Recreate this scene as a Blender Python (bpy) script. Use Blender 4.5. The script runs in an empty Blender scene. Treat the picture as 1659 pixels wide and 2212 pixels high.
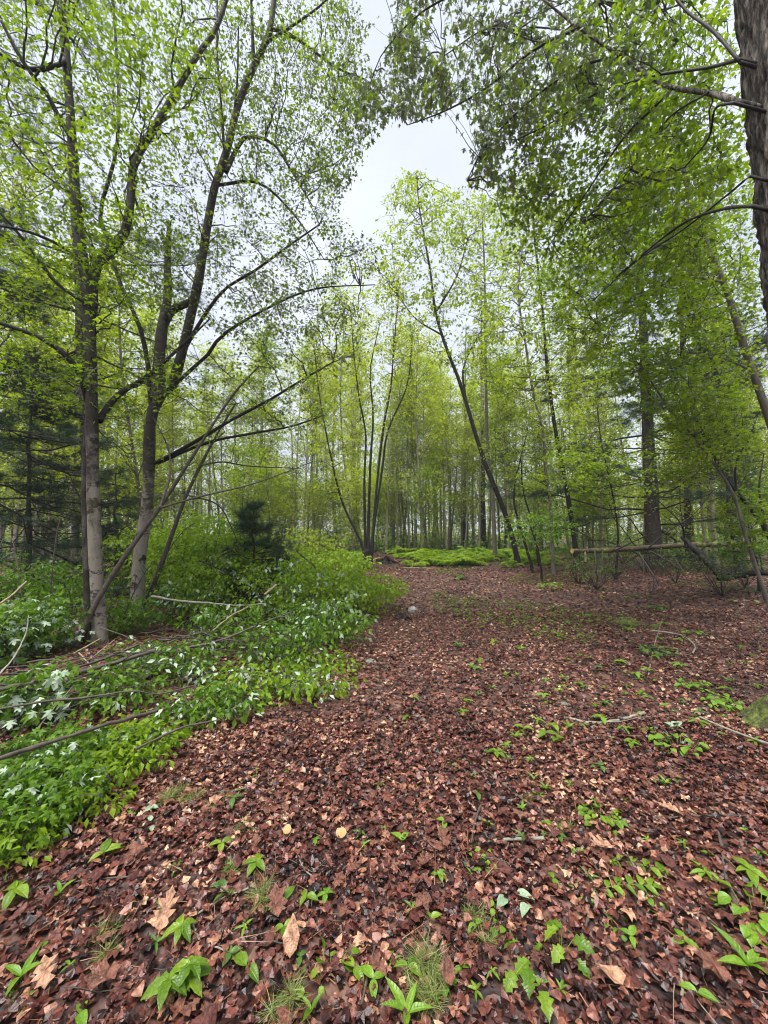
import bpy, math
import numpy as np
from mathutils import Matrix, Vector

RNG = np.random.default_rng(7)
PI = math.pi
scene = bpy.context.scene
COL = scene.collection

# ------------------------------------------------------------------ camera
EYE = 1.5
PITCH = math.atan(44 / 831)
cam_d = bpy.data.cameras.new("camera")
cam_d.sensor_fit = 'HORIZONTAL'
cam_d.sensor_width = 36.0
cam_d.lens = 18.03
cam_d.clip_start = 0.05
cam_d.clip_end = 2000
cam = bpy.data.objects.new("camera", cam_d)
cam.location = (0, 0, EYE)
cam.rotation_euler = (PI / 2 + PITCH, 0, 0)
COL.objects.link(cam)
scene.camera = cam

# ------------------------------------------------------------------ sky and sun
SUN_EL, SUN_AZ = math.radians(72), math.radians(-145)
world = bpy.data.worlds.new("World")
scene.world = world
world.use_nodes = True
wn, wl = world.node_tree.nodes, world.node_tree.links
wn.clear()
w_out = wn.new('ShaderNodeOutputWorld')
w_bg = wn.new('ShaderNodeBackground')
w_sky = wn.new('ShaderNodeTexSky')
w_sky.sky_type = 'NISHITA'
w_sky.sun_disc = False
w_sky.sun_elevation = SUN_EL
w_sky.sun_rotation = SUN_AZ
w_sky.dust_density = 4.0
w_mix = wn.new('ShaderNodeMix')
w_mix.data_type = 'RGBA'
w_mix.inputs['Factor'].default_value = 0.94          # closed cloud cover over the clear sky
w_mix.inputs['B'].default_value = (1.80, 1.91, 2.17, 1)
w_tc = wn.new('ShaderNodeTexCoord')
w_nz = wn.new('ShaderNodeTexNoise')
w_nz.inputs['Scale'].default_value = 2.2
w_nz.inputs['Detail'].default_value = 5
wl.new(w_tc.outputs['Generated'], w_nz.inputs['Vector'])
w_cl = wn.new('ShaderNodeValToRGB')                  # soft grey and white in the cloud sheet
w_cl.color_ramp.elements[0].position = .3
w_cl.color_ramp.elements[0].color = (1.56, 1.68, 2.0, 1)
w_cl.color_ramp.elements[1].position = .7
w_cl.color_ramp.elements[1].color = (2.02, 2.12, 2.34, 1)
wl.new(w_nz.outputs['Fac'], w_cl.inputs['Fac'])
wl.new(w_cl.outputs['Color'], w_mix.inputs['B'])
wl.new(w_sky.outputs['Color'], w_mix.inputs['A'])
wl.new(w_mix.outputs['Result'], w_bg.inputs['Color'])
w_bg.inputs['Strength'].default_value = 0.1
wl.new(w_bg.outputs['Background'], w_out.inputs['Surface'])

sun_d = bpy.data.lights.new("sun", 'SUN')
sun_d.energy = 1.5
sun_d.angle = math.radians(32)
sun_d.color = (1.0, 0.97, 0.92)
sun = bpy.data.objects.new("sun", sun_d)
sdir = Vector((math.sin(SUN_AZ) * math.cos(SUN_EL), math.cos(SUN_AZ) * math.cos(SUN_EL), math.sin(SUN_EL)))
sun.rotation_euler = (-sdir).to_track_quat('-Z', 'Y').to_euler()
sun.location = (0, 0, 60)
COL.objects.link(sun)

vs = scene.view_settings
vs.view_transform = 'Standard'
vs.look = 'None'
vs.exposure = 2.3
vs.gamma = 1.0
vs.use_curve_mapping = False
scene.render.engine = 'CYCLES'
cy = scene.cycles
cy.max_bounces = 10
cy.diffuse_bounces = 5
cy.transmission_bounces = 6
cy.glossy_bounces = 2
cy.caustics_reflective = False
cy.caustics_refractive = False
cy.filter_width = 1.1
cy.use_denoising = True
try:
    cy.denoiser = 'OPENIMAGEDENOISE'
    cy.denoising_input_passes = 'RGB_ALBEDO_NORMAL'
except Exception:
    pass

# ------------------------------------------------------------------ picture <-> world
F = 831.0
CX, CY = 829.5, 1106.0
cp, sp = math.cos(PITCH), math.sin(PITCH)


def height(x, y):
    x = np.asarray(x, float); y = np.asarray(y, float)
    h = 0.025 * np.sin(x * 1.7 + 0.6 * np.sin(y * .9)) * np.cos(y * 1.3 + .4) + 0.03 * np.sin(x * .55 + 1.2) * np.sin(y * .47 + .3)
    left = np.clip((-x - 0.6 - y * .05) / 3.0, 0, 1)
    h = h + 0.10 * left * (0.6 + 0.4 * np.sin(y * 1.1 + x))
    far = np.clip((y - 14) / 30, 0, 1)
    h = h + far * 0.25 * np.sin(x * .12 + y * .07)
    return h


def ray(dx, dy):
    u, v = (dx - CX) / F, (CY - dy) / F
    return np.array([u, cp - v * sp, sp + v * cp])


def pix(dx, dy, Y):
    d = ray(dx, dy)
    s = Y / d[1]
    return np.array([d[0] * s, Y, EYE + d[2] * s])


def gp(dx, dy):
    d = ray(dx, dy)
    h = 0.0
    for _ in range(6):
        s = (h - EYE) / d[2]
        h = float(height(d[0] * s, d[1] * s))
    return np.array([d[0] * s, d[1] * s, h])


# ------------------------------------------------------------------ materials
def nodes_of(name):
    m = bpy.data.materials.new(name)
    m.use_nodes = True
    nt = m.node_tree
    nt.nodes.clear()
    out = nt.nodes.new('ShaderNodeOutputMaterial')
    return m, nt.nodes, nt.links, out


def ramp(n, stops):
    r = n.new('ShaderNodeValToRGB')
    e = r.color_ramp.elements
    while len(e) < len(stops):
        e.new(0.5)
    for el, (p, c) in zip(e, stops):
        el.position = p
        el.color = (c[0], c[1], c[2], 1)
    return r


def mat_leaf(name, stops, trans=0.45, gain=(1.5, 1.55, .7), rough=.42, spec=.4, noise=0.0, blotch=0.0, veins=False, nmix=(.55, 1.3, -.42)):
    m, n, l, out = nodes_of(name)
    geo = n.new('ShaderNodeNewGeometry')
    r = ramp(n, stops)
    if noise:
        tc = n.new('ShaderNodeTexCoord')
        nz = n.new('ShaderNodeTexNoise'); nz.inputs['Scale'].default_value = noise
        l.new(tc.outputs['Object'], nz.inputs['Vector'])
        mx = n.new('ShaderNodeMath'); mx.operation = 'MULTIPLY_ADD'
        mx.inputs[1].default_value = nmix[0]
        l.new(geo.outputs['Random Per Island'], mx.inputs[0])
        m2 = n.new('ShaderNodeMath'); m2.operation = 'MULTIPLY_ADD'
        m2.inputs[1].default_value = nmix[1]; m2.inputs[2].default_value = nmix[2]
        l.new(nz.outputs['Fac'], m2.inputs[0])
        l.new(m2.outputs[0], mx.inputs[2])
        l.new(mx.outputs[0], r.inputs['Fac'])
    else:
        l.new(geo.outputs['Random Per Island'], r.inputs['Fac'])
    p = n.new('ShaderNodeBsdfPrincipled')
    p.inputs['Roughness'].default_value = rough
    p.inputs['Specular IOR Level'].default_value = spec
    colour = r.outputs['Color']
    if blotch:
        tc2 = n.new('ShaderNodeTexCoord')
        z = n.new('ShaderNodeTexNoise'); z.inputs['Scale'].default_value = blotch; z.inputs['Detail'].default_value = 5; z.inputs['Roughness'].default_value = .7
        l.new(tc2.outputs['Object'], z.inputs['Vector'])
        zr = ramp(n, [(.36, (.34, .30, .30)), (.5, (.9, .88, .86)), (.66, (1.5, 1.5, 1.5))])
        l.new(z.outputs['Fac'], zr.inputs['Fac'])
        zm = n.new('ShaderNodeMix'); zm.data_type = 'RGBA'; zm.blend_type = 'MULTIPLY'; zm.inputs['Factor'].default_value = 1
        l.new(colour, zm.inputs['A']); l.new(zr.outputs['Color'], zm.inputs['B'])
        colour = zm.outputs['Result']
        bp = n.new('ShaderNodeBump'); bp.inputs['Strength'].default_value = .6; bp.inputs['Distance'].default_value = .25 / blotch
        l.new(z.outputs['Fac'], bp.inputs['Height']); l.new(bp.outputs[0], p.inputs['Normal'])
    if veins:
        # midrib and side veins in the leaf's own space (x across, y to the tip)
        oi = n.new('ShaderNodeObjectInfo')
        l.new(oi.outputs['Random'], r.inputs['Fac'])
        tc2 = n.new('ShaderNodeTexCoord')
        sp_ = n.new('ShaderNodeSeparateXYZ'); l.new(tc2.outputs['Object'], sp_.inputs[0])
        ab = n.new('ShaderNodeMath'); ab.operation = 'ABSOLUTE'; l.new(sp_.outputs['X'], ab.inputs[0])
        k1 = n.new('ShaderNodeMath'); k1.operation = 'MULTIPLY_ADD'; k1.inputs[1].default_value = -.8
        l.new(ab.outputs[0], k1.inputs[0]); l.new(sp_.outputs['Y'], k1.inputs[2])
        k2 = n.new('ShaderNodeMath'); k2.operation = 'MULTIPLY'; k2.inputs[1].default_value = 50; l.new(k1.outputs[0], k2.inputs[0])
        k3 = n.new('ShaderNodeMath'); k3.operation = 'SINE'; l.new(k2.outputs[0], k3.inputs[0])
        k4 = n.new('ShaderNodeMapRange'); k4.inputs['From Min'].default_value = .55; k4.inputs['From Max'].default_value = 1
        l.new(k3.outputs[0], k4.inputs['Value'])
        k5 = n.new('ShaderNodeMapRange'); k5.inputs['From Min'].default_value = .03; k5.inputs['From Max'].default_value = .008
        l.new(ab.outputs[0], k5.inputs['Value'])
        mx_ = n.new('ShaderNodeMath'); mx_.operation = 'MAXIMUM'; l.new(k4.outputs[0], mx_.inputs[0]); l.new(k5.outputs[0], mx_.inputs[1])
        vm = n.new('ShaderNodeMix'); vm.data_type = 'RGBA'; vm.blend_type = 'MULTIPLY'
        vm.inputs['B'].default_value = (1.22, 1.16, 1.25, 1)
        l.new(mx_.outputs[0], vm.inputs['Factor']); l.new(colour, vm.inputs['A'])
        z = n.new('ShaderNodeTexNoise'); z.inputs['Scale'].default_value = 6; l.new(tc2.outputs['Object'], z.inputs['Vector'])
        zr = ramp(n, [(.3, (.7, .72, .7)), (.7, (1.25, 1.2, 1.2))]); l.new(z.outputs['Fac'], zr.inputs['Fac'])
        zm = n.new('ShaderNodeMix'); zm.data_type = 'RGBA'; zm.blend_type = 'MULTIPLY'; zm.inputs['Factor'].default_value = 1
        l.new(vm.outputs['Result'], zm.inputs['A']); l.new(zr.outputs['Color'], zm.inputs['B'])
        colour = zm.outputs['Result']
        bp = n.new('ShaderNodeBump'); bp.inputs['Strength'].default_value = .35; bp.inputs['Distance'].default_value = .03; bp.invert = True
        l.new(mx_.outputs[0], bp.inputs['Height']); l.new(bp.outputs[0], p.inputs['Normal'])
    l.new(colour, p.inputs['Base Color'])
    t = n.new('ShaderNodeBsdfTranslucent')
    g = n.new('ShaderNodeMix'); g.data_type = 'RGBA'; g.blend_type = 'MULTIPLY'
    g.inputs['Factor'].default_value = 1
    g.inputs['B'].default_value = (*gain, 1)
    l.new(colour, g.inputs['A'])
    l.new(g.outputs['Result'], t.inputs['Color'])
    mix = n.new('ShaderNodeMixShader')
    mix.inputs['Fac'].default_value = trans
    l.new(p.outputs[0], mix.inputs[1])
    l.new(t.outputs[0], mix.inputs[2])
    l.new(mix.outputs[0], out.inputs['Surface'])
    return m


def mat_bark(name, stops, scale=9, stretch=.25, rough=.8, bump=.5, patch=None, spec=.3, upper=None):
    """bark: noise stretched along the trunk, optional darker / mossy patches with a shape of their own"""
    m, n, l, out = nodes_of(name)
    tc = n.new('ShaderNodeTexCoord')
    mp = n.new('ShaderNodeMapping'); mp.inputs['Scale'].default_value = (1, 1, stretch)
    l.new(tc.outputs['Object'], mp.inputs['Vector'])
    nz = n.new('ShaderNodeTexNoise')
    nz.inputs['Scale'].default_value = scale; nz.inputs['Detail'].default_value = 6; nz.inputs['Roughness'].default_value = .65
    l.new(mp.outputs[0], nz.inputs['Vector'])
    r = ramp(n, stops)
    l.new(nz.outputs['Fac'], r.inputs['Fac'])
    col = r.outputs['Color']
    if patch:
        for sc_, st_, lo, hi, c in patch:
            mp2 = n.new('ShaderNodeMapping'); mp2.inputs['Scale'].default_value = (1, 1, st_)
            l.new(tc.outputs['Object'], mp2.inputs['Vector'])
            z2 = n.new('ShaderNodeTexNoise'); z2.inputs['Scale'].default_value = sc_; z2.inputs['Detail'].default_value = 5
            z2.inputs['Roughness'].default_value = .7
            l.new(mp2.outputs[0], z2.inputs['Vector'])
            rr = ramp(n, [(lo, (0, 0, 0)), (hi, (1, 1, 1))])
            l.new(z2.outputs['Fac'], rr.inputs['Fac'])
            mx = n.new('ShaderNodeMix'); mx.data_type = 'RGBA'
            mx.inputs['B'].default_value = (*c, 1)
            l.new(rr.outputs['Color'], mx.inputs['Factor'])
            l.new(col, mx.inputs['A'])
            col = mx.outputs['Result']
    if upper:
        # bark that turns dark and rough above a height (wet, mossy old bark, plus backlit darkness against the sky painted into the colour), with an uneven border
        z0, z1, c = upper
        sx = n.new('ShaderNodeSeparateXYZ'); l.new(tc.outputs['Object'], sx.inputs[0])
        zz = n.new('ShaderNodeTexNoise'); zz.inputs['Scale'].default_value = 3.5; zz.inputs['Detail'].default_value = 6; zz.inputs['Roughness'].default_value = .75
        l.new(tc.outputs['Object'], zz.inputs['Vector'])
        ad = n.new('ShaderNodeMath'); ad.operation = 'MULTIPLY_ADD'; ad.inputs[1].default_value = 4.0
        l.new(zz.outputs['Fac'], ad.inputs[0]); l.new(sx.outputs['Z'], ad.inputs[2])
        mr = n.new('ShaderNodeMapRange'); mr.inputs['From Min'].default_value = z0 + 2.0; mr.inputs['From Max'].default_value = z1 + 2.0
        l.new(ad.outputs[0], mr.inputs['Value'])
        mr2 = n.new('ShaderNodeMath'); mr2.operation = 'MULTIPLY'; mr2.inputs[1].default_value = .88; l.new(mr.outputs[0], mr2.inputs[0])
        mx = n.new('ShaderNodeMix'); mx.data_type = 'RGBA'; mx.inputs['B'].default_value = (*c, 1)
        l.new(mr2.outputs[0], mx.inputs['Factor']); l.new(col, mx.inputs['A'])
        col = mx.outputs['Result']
    p = n.new('ShaderNodeBsdfPrincipled')
    p.inputs['Roughness'].default_value = rough
    p.inputs['Specular IOR Level'].default_value = spec
    l.new(col, p.inputs['Base Color'])
    b = n.new('ShaderNodeBump'); b.inputs['Strength'].default_value = bump; b.inputs['Distance'].default_value = .02
    l.new(nz.outputs['Fac'], b.inputs['Height'])
    l.new(b.outputs[0], p.inputs['Normal'])
    l.new(p.outputs[0], out.inputs['Surface'])
    return m


def mat_ground():
    m, n, l, out = nodes_of("forest_soil")
    tc = n.new('ShaderNodeTexCoord')
    v = n.new('ShaderNodeTexVoronoi'); v.inputs['Scale'].default_value = 16
    nz0 = n.new('ShaderNodeTexNoise'); nz0.inputs['Scale'].default_value = 9; nz0.inputs['Detail'].default_value = 3
    l.new(tc.outputs['Object'], nz0.inputs['Vector'])
    add = n.new('ShaderNodeMix'); add.data_type = 'RGBA'; add.blend_type = 'ADD'; add.inputs['Factor'].default_value = .12
    l.new(tc.outputs['Object'], add.inputs['A']); l.new(nz0.outputs['Color'], add.inputs['B'])
    l.new(add.outputs['Result'], v.inputs['Vector'])
    sep = n.new('ShaderNodeSeparateColor')
    l.new(v.outputs['Color'], sep.inputs[0])
    r = ramp(n, [(0, (.018, .010, .009)), (.35, (.055, .026, .021)), (.6, (.10, .045, .036)), (.82, (.15, .075, .055)), (1, (.22, .13, .09))])
    l.new(sep.outputs[0], r.inputs['Fac'])
    nz = n.new('ShaderNodeTexNoise'); nz.inputs['Scale'].default_value = .9; nz.inputs['Detail'].default_value = 5
    l.new(tc.outputs['Object'], nz.inputs['Vector'])
    mul = n.new('ShaderNodeMix'); mul.data_type = 'RGBA'; mul.blend_type = 'MULTIPLY'; mul.inputs['Factor'].default_value = .7
    rr = ramp(n, [(.3, (.45, .42, .42)), (.7, (1.1, 1.05, 1.05))])
    l.new(nz.outputs['Fac'], rr.inputs['Fac'])
    l.new(r.outputs['Color'], mul.inputs['A']); l.new(rr.outputs['Color'], mul.inputs['B'])
    p = n.new('ShaderNodeBsdfPrincipled')
    p.inputs['Roughness'].default_value = .7
    l.new(mul.outputs['Result'], p.inputs['Base Color'])
    b = n.new('ShaderNodeBump'); b.inputs['Strength'].default_value = .8; b.inputs['Distance'].default_value = .03
    l.new(v.outputs['Distance'], b.inputs['Height'])
    l.new(b.outputs[0], p.inputs['Normal'])
    l.new(p.outputs[0], out.inputs['Surface'])
    return m


def mat_plain(name, stops, scale=20, rough=.6, bump=.2, spec=.4):
    return mat_bark(name, stops, scale, 1.0, rough, bump, None, spec)


M = {}
M['soil'] = mat_ground()
M['litter'] = mat_leaf("wet_dead_leaves", [(0, (.014, .006, .006)), (.22, (.038, .012, .010)), (.46, (.100, .031, .0235)), (.68, (.160, .053, .038)),
                                          (.84, (.245, .100, .068)), (.94, (.38, .195, .12)), (1, (.50, .33, .21))], trans=.10, gain=(1, .7, .5), rough=.31, spec=.42, blotch=55, noise=1.3, nmix=(.95, .85, -.40))
M['litter_big'] = mat_leaf("wet_dead_leaf", [(0, (.05, .02, .018)), (.4, (.095, .031, .027)), (.75, (.155, .056, .043)), (1, (.22, .10, .072))], trans=.1, gain=(1, .7, .5), rough=.3, spec=.55, blotch=5)
M['litter_tan'] = mat_leaf("pale_dead_leaf", [(0, (.46, .27, .17)), (.5, (.52, .30, .19)), (1, (.40, .21, .13))], trans=.1, gain=(1, .8, .6), rough=.4, blotch=5)
M['litter_red'] = mat_leaf("red_brown_dead_leaf", [(0, (.15, .055, .040)), (.5, (.20, .08, .054)), (1, (.24, .11, .066))], trans=.1, gain=(1, .8, .6), rough=.3, spec=.6, blotch=5)
M['dead_needle'] = mat_leaf("dead_pine_needles", [(0, (.16, .07, .035)), (.5, (.24, .12, .06)), (1, (.36, .22, .12))], trans=0.05)
M['leaf_near'] = mat_leaf("fresh_maple_leaf", [(0, (.070, .120, .007)), (.35, (.125, .20, .009)), (.7, (.185, .27, .012)), (1, (.26, .34, .02))], trans=.52, noise=.9)
M['leaf_yellow'] = mat_leaf("yellow_green_leaf", [(0, (.13, .19, .014)), (.5, (.22, .29, .02)), (1, (.31, .37, .04))], trans=.52, noise=.7)
M['leaf_dark'] = mat_leaf("deep_green_canopy_leaf", [(0, (.055, .10, .014)), (.5, (.10, .165, .016)), (.85, (.16, .22, .02)), (1, (.22, .28, .03))], trans=.5, noise=.8)
M['leaf_sky'] = mat_leaf("high_canopy_leaf", [(0, (.075, .105, .05)), (.6, (.12, .155, .055)), (1, (.19, .23, .045))], trans=.45, gain=(1.3, 1.35, 1.0), noise=.8)
M['leaf_far'] = mat_leaf("far_sapling_leaf", [(0, (.19, .25, .018)), (.5, (.29, .345, .028)), (1, (.38, .42, .06))], trans=.55, noise=.25)
M['leaf_shrub'] = mat_leaf("shrub_leaf", [(0, (.050, .120, .008)), (.5, (.100, .195, .012)), (1, (.175, .28, .022))], trans=.45, gain=(1.3, 1.5, .7), noise=1.5, spec=.3, rough=.45)
M['leaf_lime'] = mat_leaf("lime_shrub_leaf", [(0, (.11, .20, .010)), (.5, (.19, .30, .014)), (1, (.28, .38, .03))], trans=.48, noise=1.2, spec=.3, rough=.45)
M['leaf_pale'] = mat_leaf("silvery_leaf_underside", [(0, (.28, .38, .24)), (.5, (.38, .47, .34)), (1, (.50, .57, .46))], trans=.3, gain=(.7, .95, .5), rough=.5, spec=.3)
M['plant'] = mat_leaf("seedling_leaf", [(0, (.085, .18, .012)), (.5, (.14, .25, .016)), (1, (.21, .33, .025))], trans=.42, gain=(1.3, 1.45, .6), rough=.34, spec=.5, veins=True)
M['plant_lime'] = mat_leaf("lime_seedling_leaf", [(0, (.13, .27, .02)), (1, (.20, .36, .03))], trans=.42, rough=.36, spec=.5, veins=True)
M['plant_pale'] = mat_leaf("pale_seedling_leaf", [(0, (.24, .36, .22)), (1, (.34, .46, .30))], trans=.3, gain=(.8, 1, .6), rough=.4, veins=True)
M['plant_blue'] = mat_leaf("blue_green_seedling_leaf", [(0, (.06, .14, .025)), (1, (.11, .21, .04))], trans=.35, gain=(1, 1.3, .7), rough=.35, veins=True)
M['fern'] = mat_leaf("fern_frond", [(0, (.15, .25, .018)), (.5, (.24, .35, .028)), (1, (.34, .44, .05))], trans=.5)
M['needle'] = mat_leaf("pine_needles", [(0, (.016, .042, .020)), (.5, (.030, .068, .030)), (1, (.055, .10, .04))], trans=.22, gain=(1.1, 1.2, .8), noise=.7)
M['needle_pale'] = mat_leaf("pine_seedling_needles", [(0, (.13, .17, .05)), (.5, (.22, .27, .08)), (1, (.34, .38, .15))], trans=.3)
M['twig'] = mat_plain("dark_wet_twig", [(.3, (.018, .014, .012)), (.7, (.055, .044, .036))], 14, .6)
M['twig_grey'] = mat_plain("grey_twig", [(.3, (.07, .062, .05)), (.7, (.17, .15, .12))], 14, .7)
M['green_stem'] = mat_plain("green_stem", [(.3, (.10, .16, .03)), (.7, (.18, .22, .06))], 20, .5)
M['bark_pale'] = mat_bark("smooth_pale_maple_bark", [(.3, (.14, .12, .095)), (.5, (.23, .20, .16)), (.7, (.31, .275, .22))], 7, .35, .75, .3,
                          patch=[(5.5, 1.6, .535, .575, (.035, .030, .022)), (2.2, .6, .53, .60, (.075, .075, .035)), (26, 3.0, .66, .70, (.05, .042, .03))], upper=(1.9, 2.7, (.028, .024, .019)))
M['bark_mossy'] = mat_bark("mossy_maple_bark", [(.3, (.022, .019, .015)), (.5, (.050, .044, .034)), (.72, (.14, .12, .097))], 8, .4, .8, .5,
                           patch=[(3.0, .8, .50, .58, (.022, .019, .014)), (5.0, .8, .60, .66, (.06, .075, .025))])
M['bark_dark'] = mat_bark("dark_wet_bark", [(.3, (.009, .008, .007)), (.55, (.024, .020, .017)), (.8, (.060, .051, .042))], 12, .3, .7, .6)
M['bark_grey'] = mat_bark("grey_sapling_bark", [(.3, (.07, .062, .05)), (.55, (.14, .125, .10)), (.8, (.23, .21, .17))], 8, .3, .8, .3,
                          patch=[(2.5, .7, .58, .66, (.05, .045, .035))])
M['bark_thin'] = mat_bark("pale_sapling_bark", [(.3, (.17, .15, .115)), (.55, (.29, .26, .20)), (.8, (.40, .36, .29))], 5, .3, .8, .2)
M['bark_oak'] = mat_bark("ridged_grey_bark", [(.40, (.014, .011, .009)), (.49, (.062, .050, .040)), (.57, (.16, .14, .115)), (.66, (.28, .26, .22))], 34, .16, .85, 1.0,
                         patch=[(3.5, .7, .60, .68, (.16, .17, .135)), (30, 1, .62, .70, (.19, .19, .16))])
M['bark_moss'] = mat_bark("moss_covered_bark", [(.36, (.022, .028, .010)), (.5, (.065, .080, .018)), (.64, (.13, .15, .035))], 30, 1, .9, .9,
                          patch=[(6, 1, .5, .6, (.05, .043, .034))])
M['bark_pine'] = mat_bark("dark_pine_bark", [(.3, (.022, .018, .015)), (.55, (.055, .044, .037)), (.8, (.11, .092, .078))], 14, .22, .85, .9)
M['log'] = mat_bark("log_bark", [(.3, (.035, .025, .016)), (.55, (.075, .054, .034)), (.8, (.13, .098, .066))], 10, 1, .8, .5,
                    patch=[(3.5, 1, .52, .60, (.13, .15, .035))])
M['stick'] = mat_plain("fallen_stick_bark", [(.3, (.035, .028, .021)), (.55, (.082, .065, .050)), (.8, (.15, .125, .10))], 16, .7, .5)
M['stick_pale'] = mat_plain("lichened_stick_bark", [(.3, (.13, .11, .085)), (.55, (.24, .22, .17)), (.8, (.36, .37, .30))], 22, .8, .5)
M['stick_bare'] = mat_plain("bare_pale_wood", [(.3, (.17, .13, .08)), (.7, (.30, .235, .145))], 16, .7, .3)
M['cut'] = mat_plain("fresh_cut_wood", [(.3, (.42, .25, .10)), (.7, (.55, .37, .18))], 18, .7, .2)
M['rock_pale'] = mat_plain("pale_granite", [(.3, (.22, .21, .19)), (.55, (.36, .34, .31)), (.8, (.50, .48, .45))], 12, .8, .6)
M['rock_grey'] = mat_plain("grey_mossy_rock", [(.3, (.09, .088, .07)), (.6, (.17, .165, .135)), (.8, (.24, .23, .19))], 14, .85, .6)
M['root'] = mat_plain("black_rotten_wood", [(.3, (.010, .008, .007)), (.7, (.04, .030, .025))], 16, .85, .8)


# ------------------------------------------------------------------ mesh helpers
class Acc:
    """collects vertex / face blocks and links them as one mesh object"""
    def __init__(self):
        self.V, self.Fs, self.M, self.n = [], [], [], 0

    def add(self, V, Fc, mi=0):
        V = np.asarray(V, float).reshape(-1, 3)
        Fc = np.asarray(Fc, np.int64)
        self.V.append(V)
        self.Fs.append(Fc + self.n)
        self.M.append(np.full(len(Fc), mi, np.int32))
        self.n += len(V)

    def mesh(self, name, mats, smooth=True, origin=(0, 0, 0)):
        me = bpy.data.meshes.new(name)
        V = np.concatenate(self.V) - np.asarray(origin, float)
        loops = np.concatenate([f.ravel() for f in self.Fs])
        tot = np.concatenate([np.full(len(f), f.shape[1], np.int32) for f in self.Fs])
        start = np.concatenate([[0], np.cumsum(tot)[:-1]]).astype(np.int32)
        me.vertices.add(len(V))
        me.vertices.foreach_set("co", V.astype(np.float32).ravel())
        me.loops.add(len(loops))
        me.loops.foreach_set("vertex_index", loops.astype(np.int32))
        me.polygons.add(len(tot))
        me.polygons.foreach_set("loop_start", start)
        for m in (mats if isinstance(mats, (list, tuple)) else [mats]):
            me.materials.append(m)
        me.polygons.foreach_set("material_index", np.concatenate(self.M))
        me.polygons.foreach_set("use_smooth", np.full(len(tot), smooth, bool))
        me.update(calc_edges=True)
        return me

    def build(self, name, mats, parent=None, smooth=True, origin=(0, 0, 0), kind=None):
        o = bpy.data.objects.new(name, self.mesh(name, mats, smooth, origin))
        COL.objects.link(o)
        if parent is not None:
            o.parent = parent
        else:
            o.location = origin
        if kind:
            o['kind'] = kind
        return o


def thing(name, label, cat, loc=(0, 0, 0), group=None):
    o = bpy.data.objects.new(name, None)
    o.empty_display_size = .2
    COL.objects.link(o)
    o.location = [float(c) for c in loc]
    o['label'] = label
    o['category'] = cat
    if group:
        o['group'] = group
    return o


def tag(o, label, cat, group=None):
    o['label'] = label
    o['category'] = cat
    if group:
        o['group'] = group
    return o


def unit(a):
    return a / np.maximum(np.linalg.norm(a, axis=-1, keepdims=True), 1e-9)


def tubes(P, R, s=5):
    """P (B,K,3) centre lines, R (B,K) radii -> verts, quads"""
    P = np.asarray(P, float)
    if P.ndim == 2:
        P = P[None]; R = np.asarray(R, float)[None]
    B, K, _ = P.shape
    T = unit(np.gradient(P, axis=1))
    ref = np.array([.31, .9, .12])
    N = unit(np.cross(T, ref)); Bn = np.cross(T, N)
    a = np.arange(s) * 2 * PI / s
    ring = P[:, :, None] + R[:, :, None, None] * (np.cos(a)[None, None, :, None] * N[:, :, None] + np.sin(a)[None, None, :, None] * Bn[:, :, None])
    b, k, i = np.meshgrid(np.arange(B), np.arange(K - 1), np.arange(s), indexing='ij')
    j = (i + 1) % s
    f = np.stack([(b * K + k) * s + i, (b * K + k) * s + j, (b * K + k + 1) * s + j, (b * K + k + 1) * s + i], -1).reshape(-1, 4)
    return ring.reshape(-1, 3), f


def resample(P, K):
    """Catmull-Rom through points, K samples evenly by length"""
    P = np.asarray(P, float)
    Q = np.vstack([2 * P[0] - P[1], P, 2 * P[-1] - P[-2]])
    out = []
    for i in range(1, len(Q) - 2):
        t = np.linspace(0, 1, 12, endpoint=False)[:, None]
        p0, p1, p2, p3 = Q[i - 1], Q[i], Q[i + 1], Q[i + 2]
        out.append(.5 * ((2 * p1) + (-p0 + p2) * t + (2 * p0 - 5 * p1 + 4 * p2 - p3) * t ** 2 + (-p0 + 3 * p1 - 3 * p2 + p3) * t ** 3))
    out = np.vstack(out + [P[-1:]])
    d = np.concatenate([[0], np.cumsum(np.linalg.norm(np.diff(out, axis=0), axis=1))])
    s = np.linspace(0, d[-1], K)
    return np.stack([np.interp(s, d, out[:, c]) for c in range(3)], 1)


def ppath(pts, Y0, Y1, K=20):
    n = len(pts)
    W = [pix(p[0], p[1], Y0 + (Y1 - Y0) * i / (n - 1)) for i, p in enumerate(pts)]
    return resample(W, K)


def stem_tube(acc, P, r0, r1, s=8, mi=0, wob=.06, pw=1.0):
    K = len(P)
    t = np.linspace(0, 1, K) ** pw
    r = (r0 + (r1 - r0) * t) * (1 + wob * RNG.normal(size=K))
    acc.add(*tubes(P, r, s), mi)


# leaf templates: x across, y towards the tip, z normal
def fan(outline, centre):
    V = np.array([centre] + outline, float)
    n = len(outline)
    Fc = np.array([[0, i + 1, (i + 1) % n + 1] for i in range(n)])
    return V, Fc


def mirror(right):
    return right + [(-x, y, z) for x, y, z in reversed(right[1:-1])]


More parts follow.
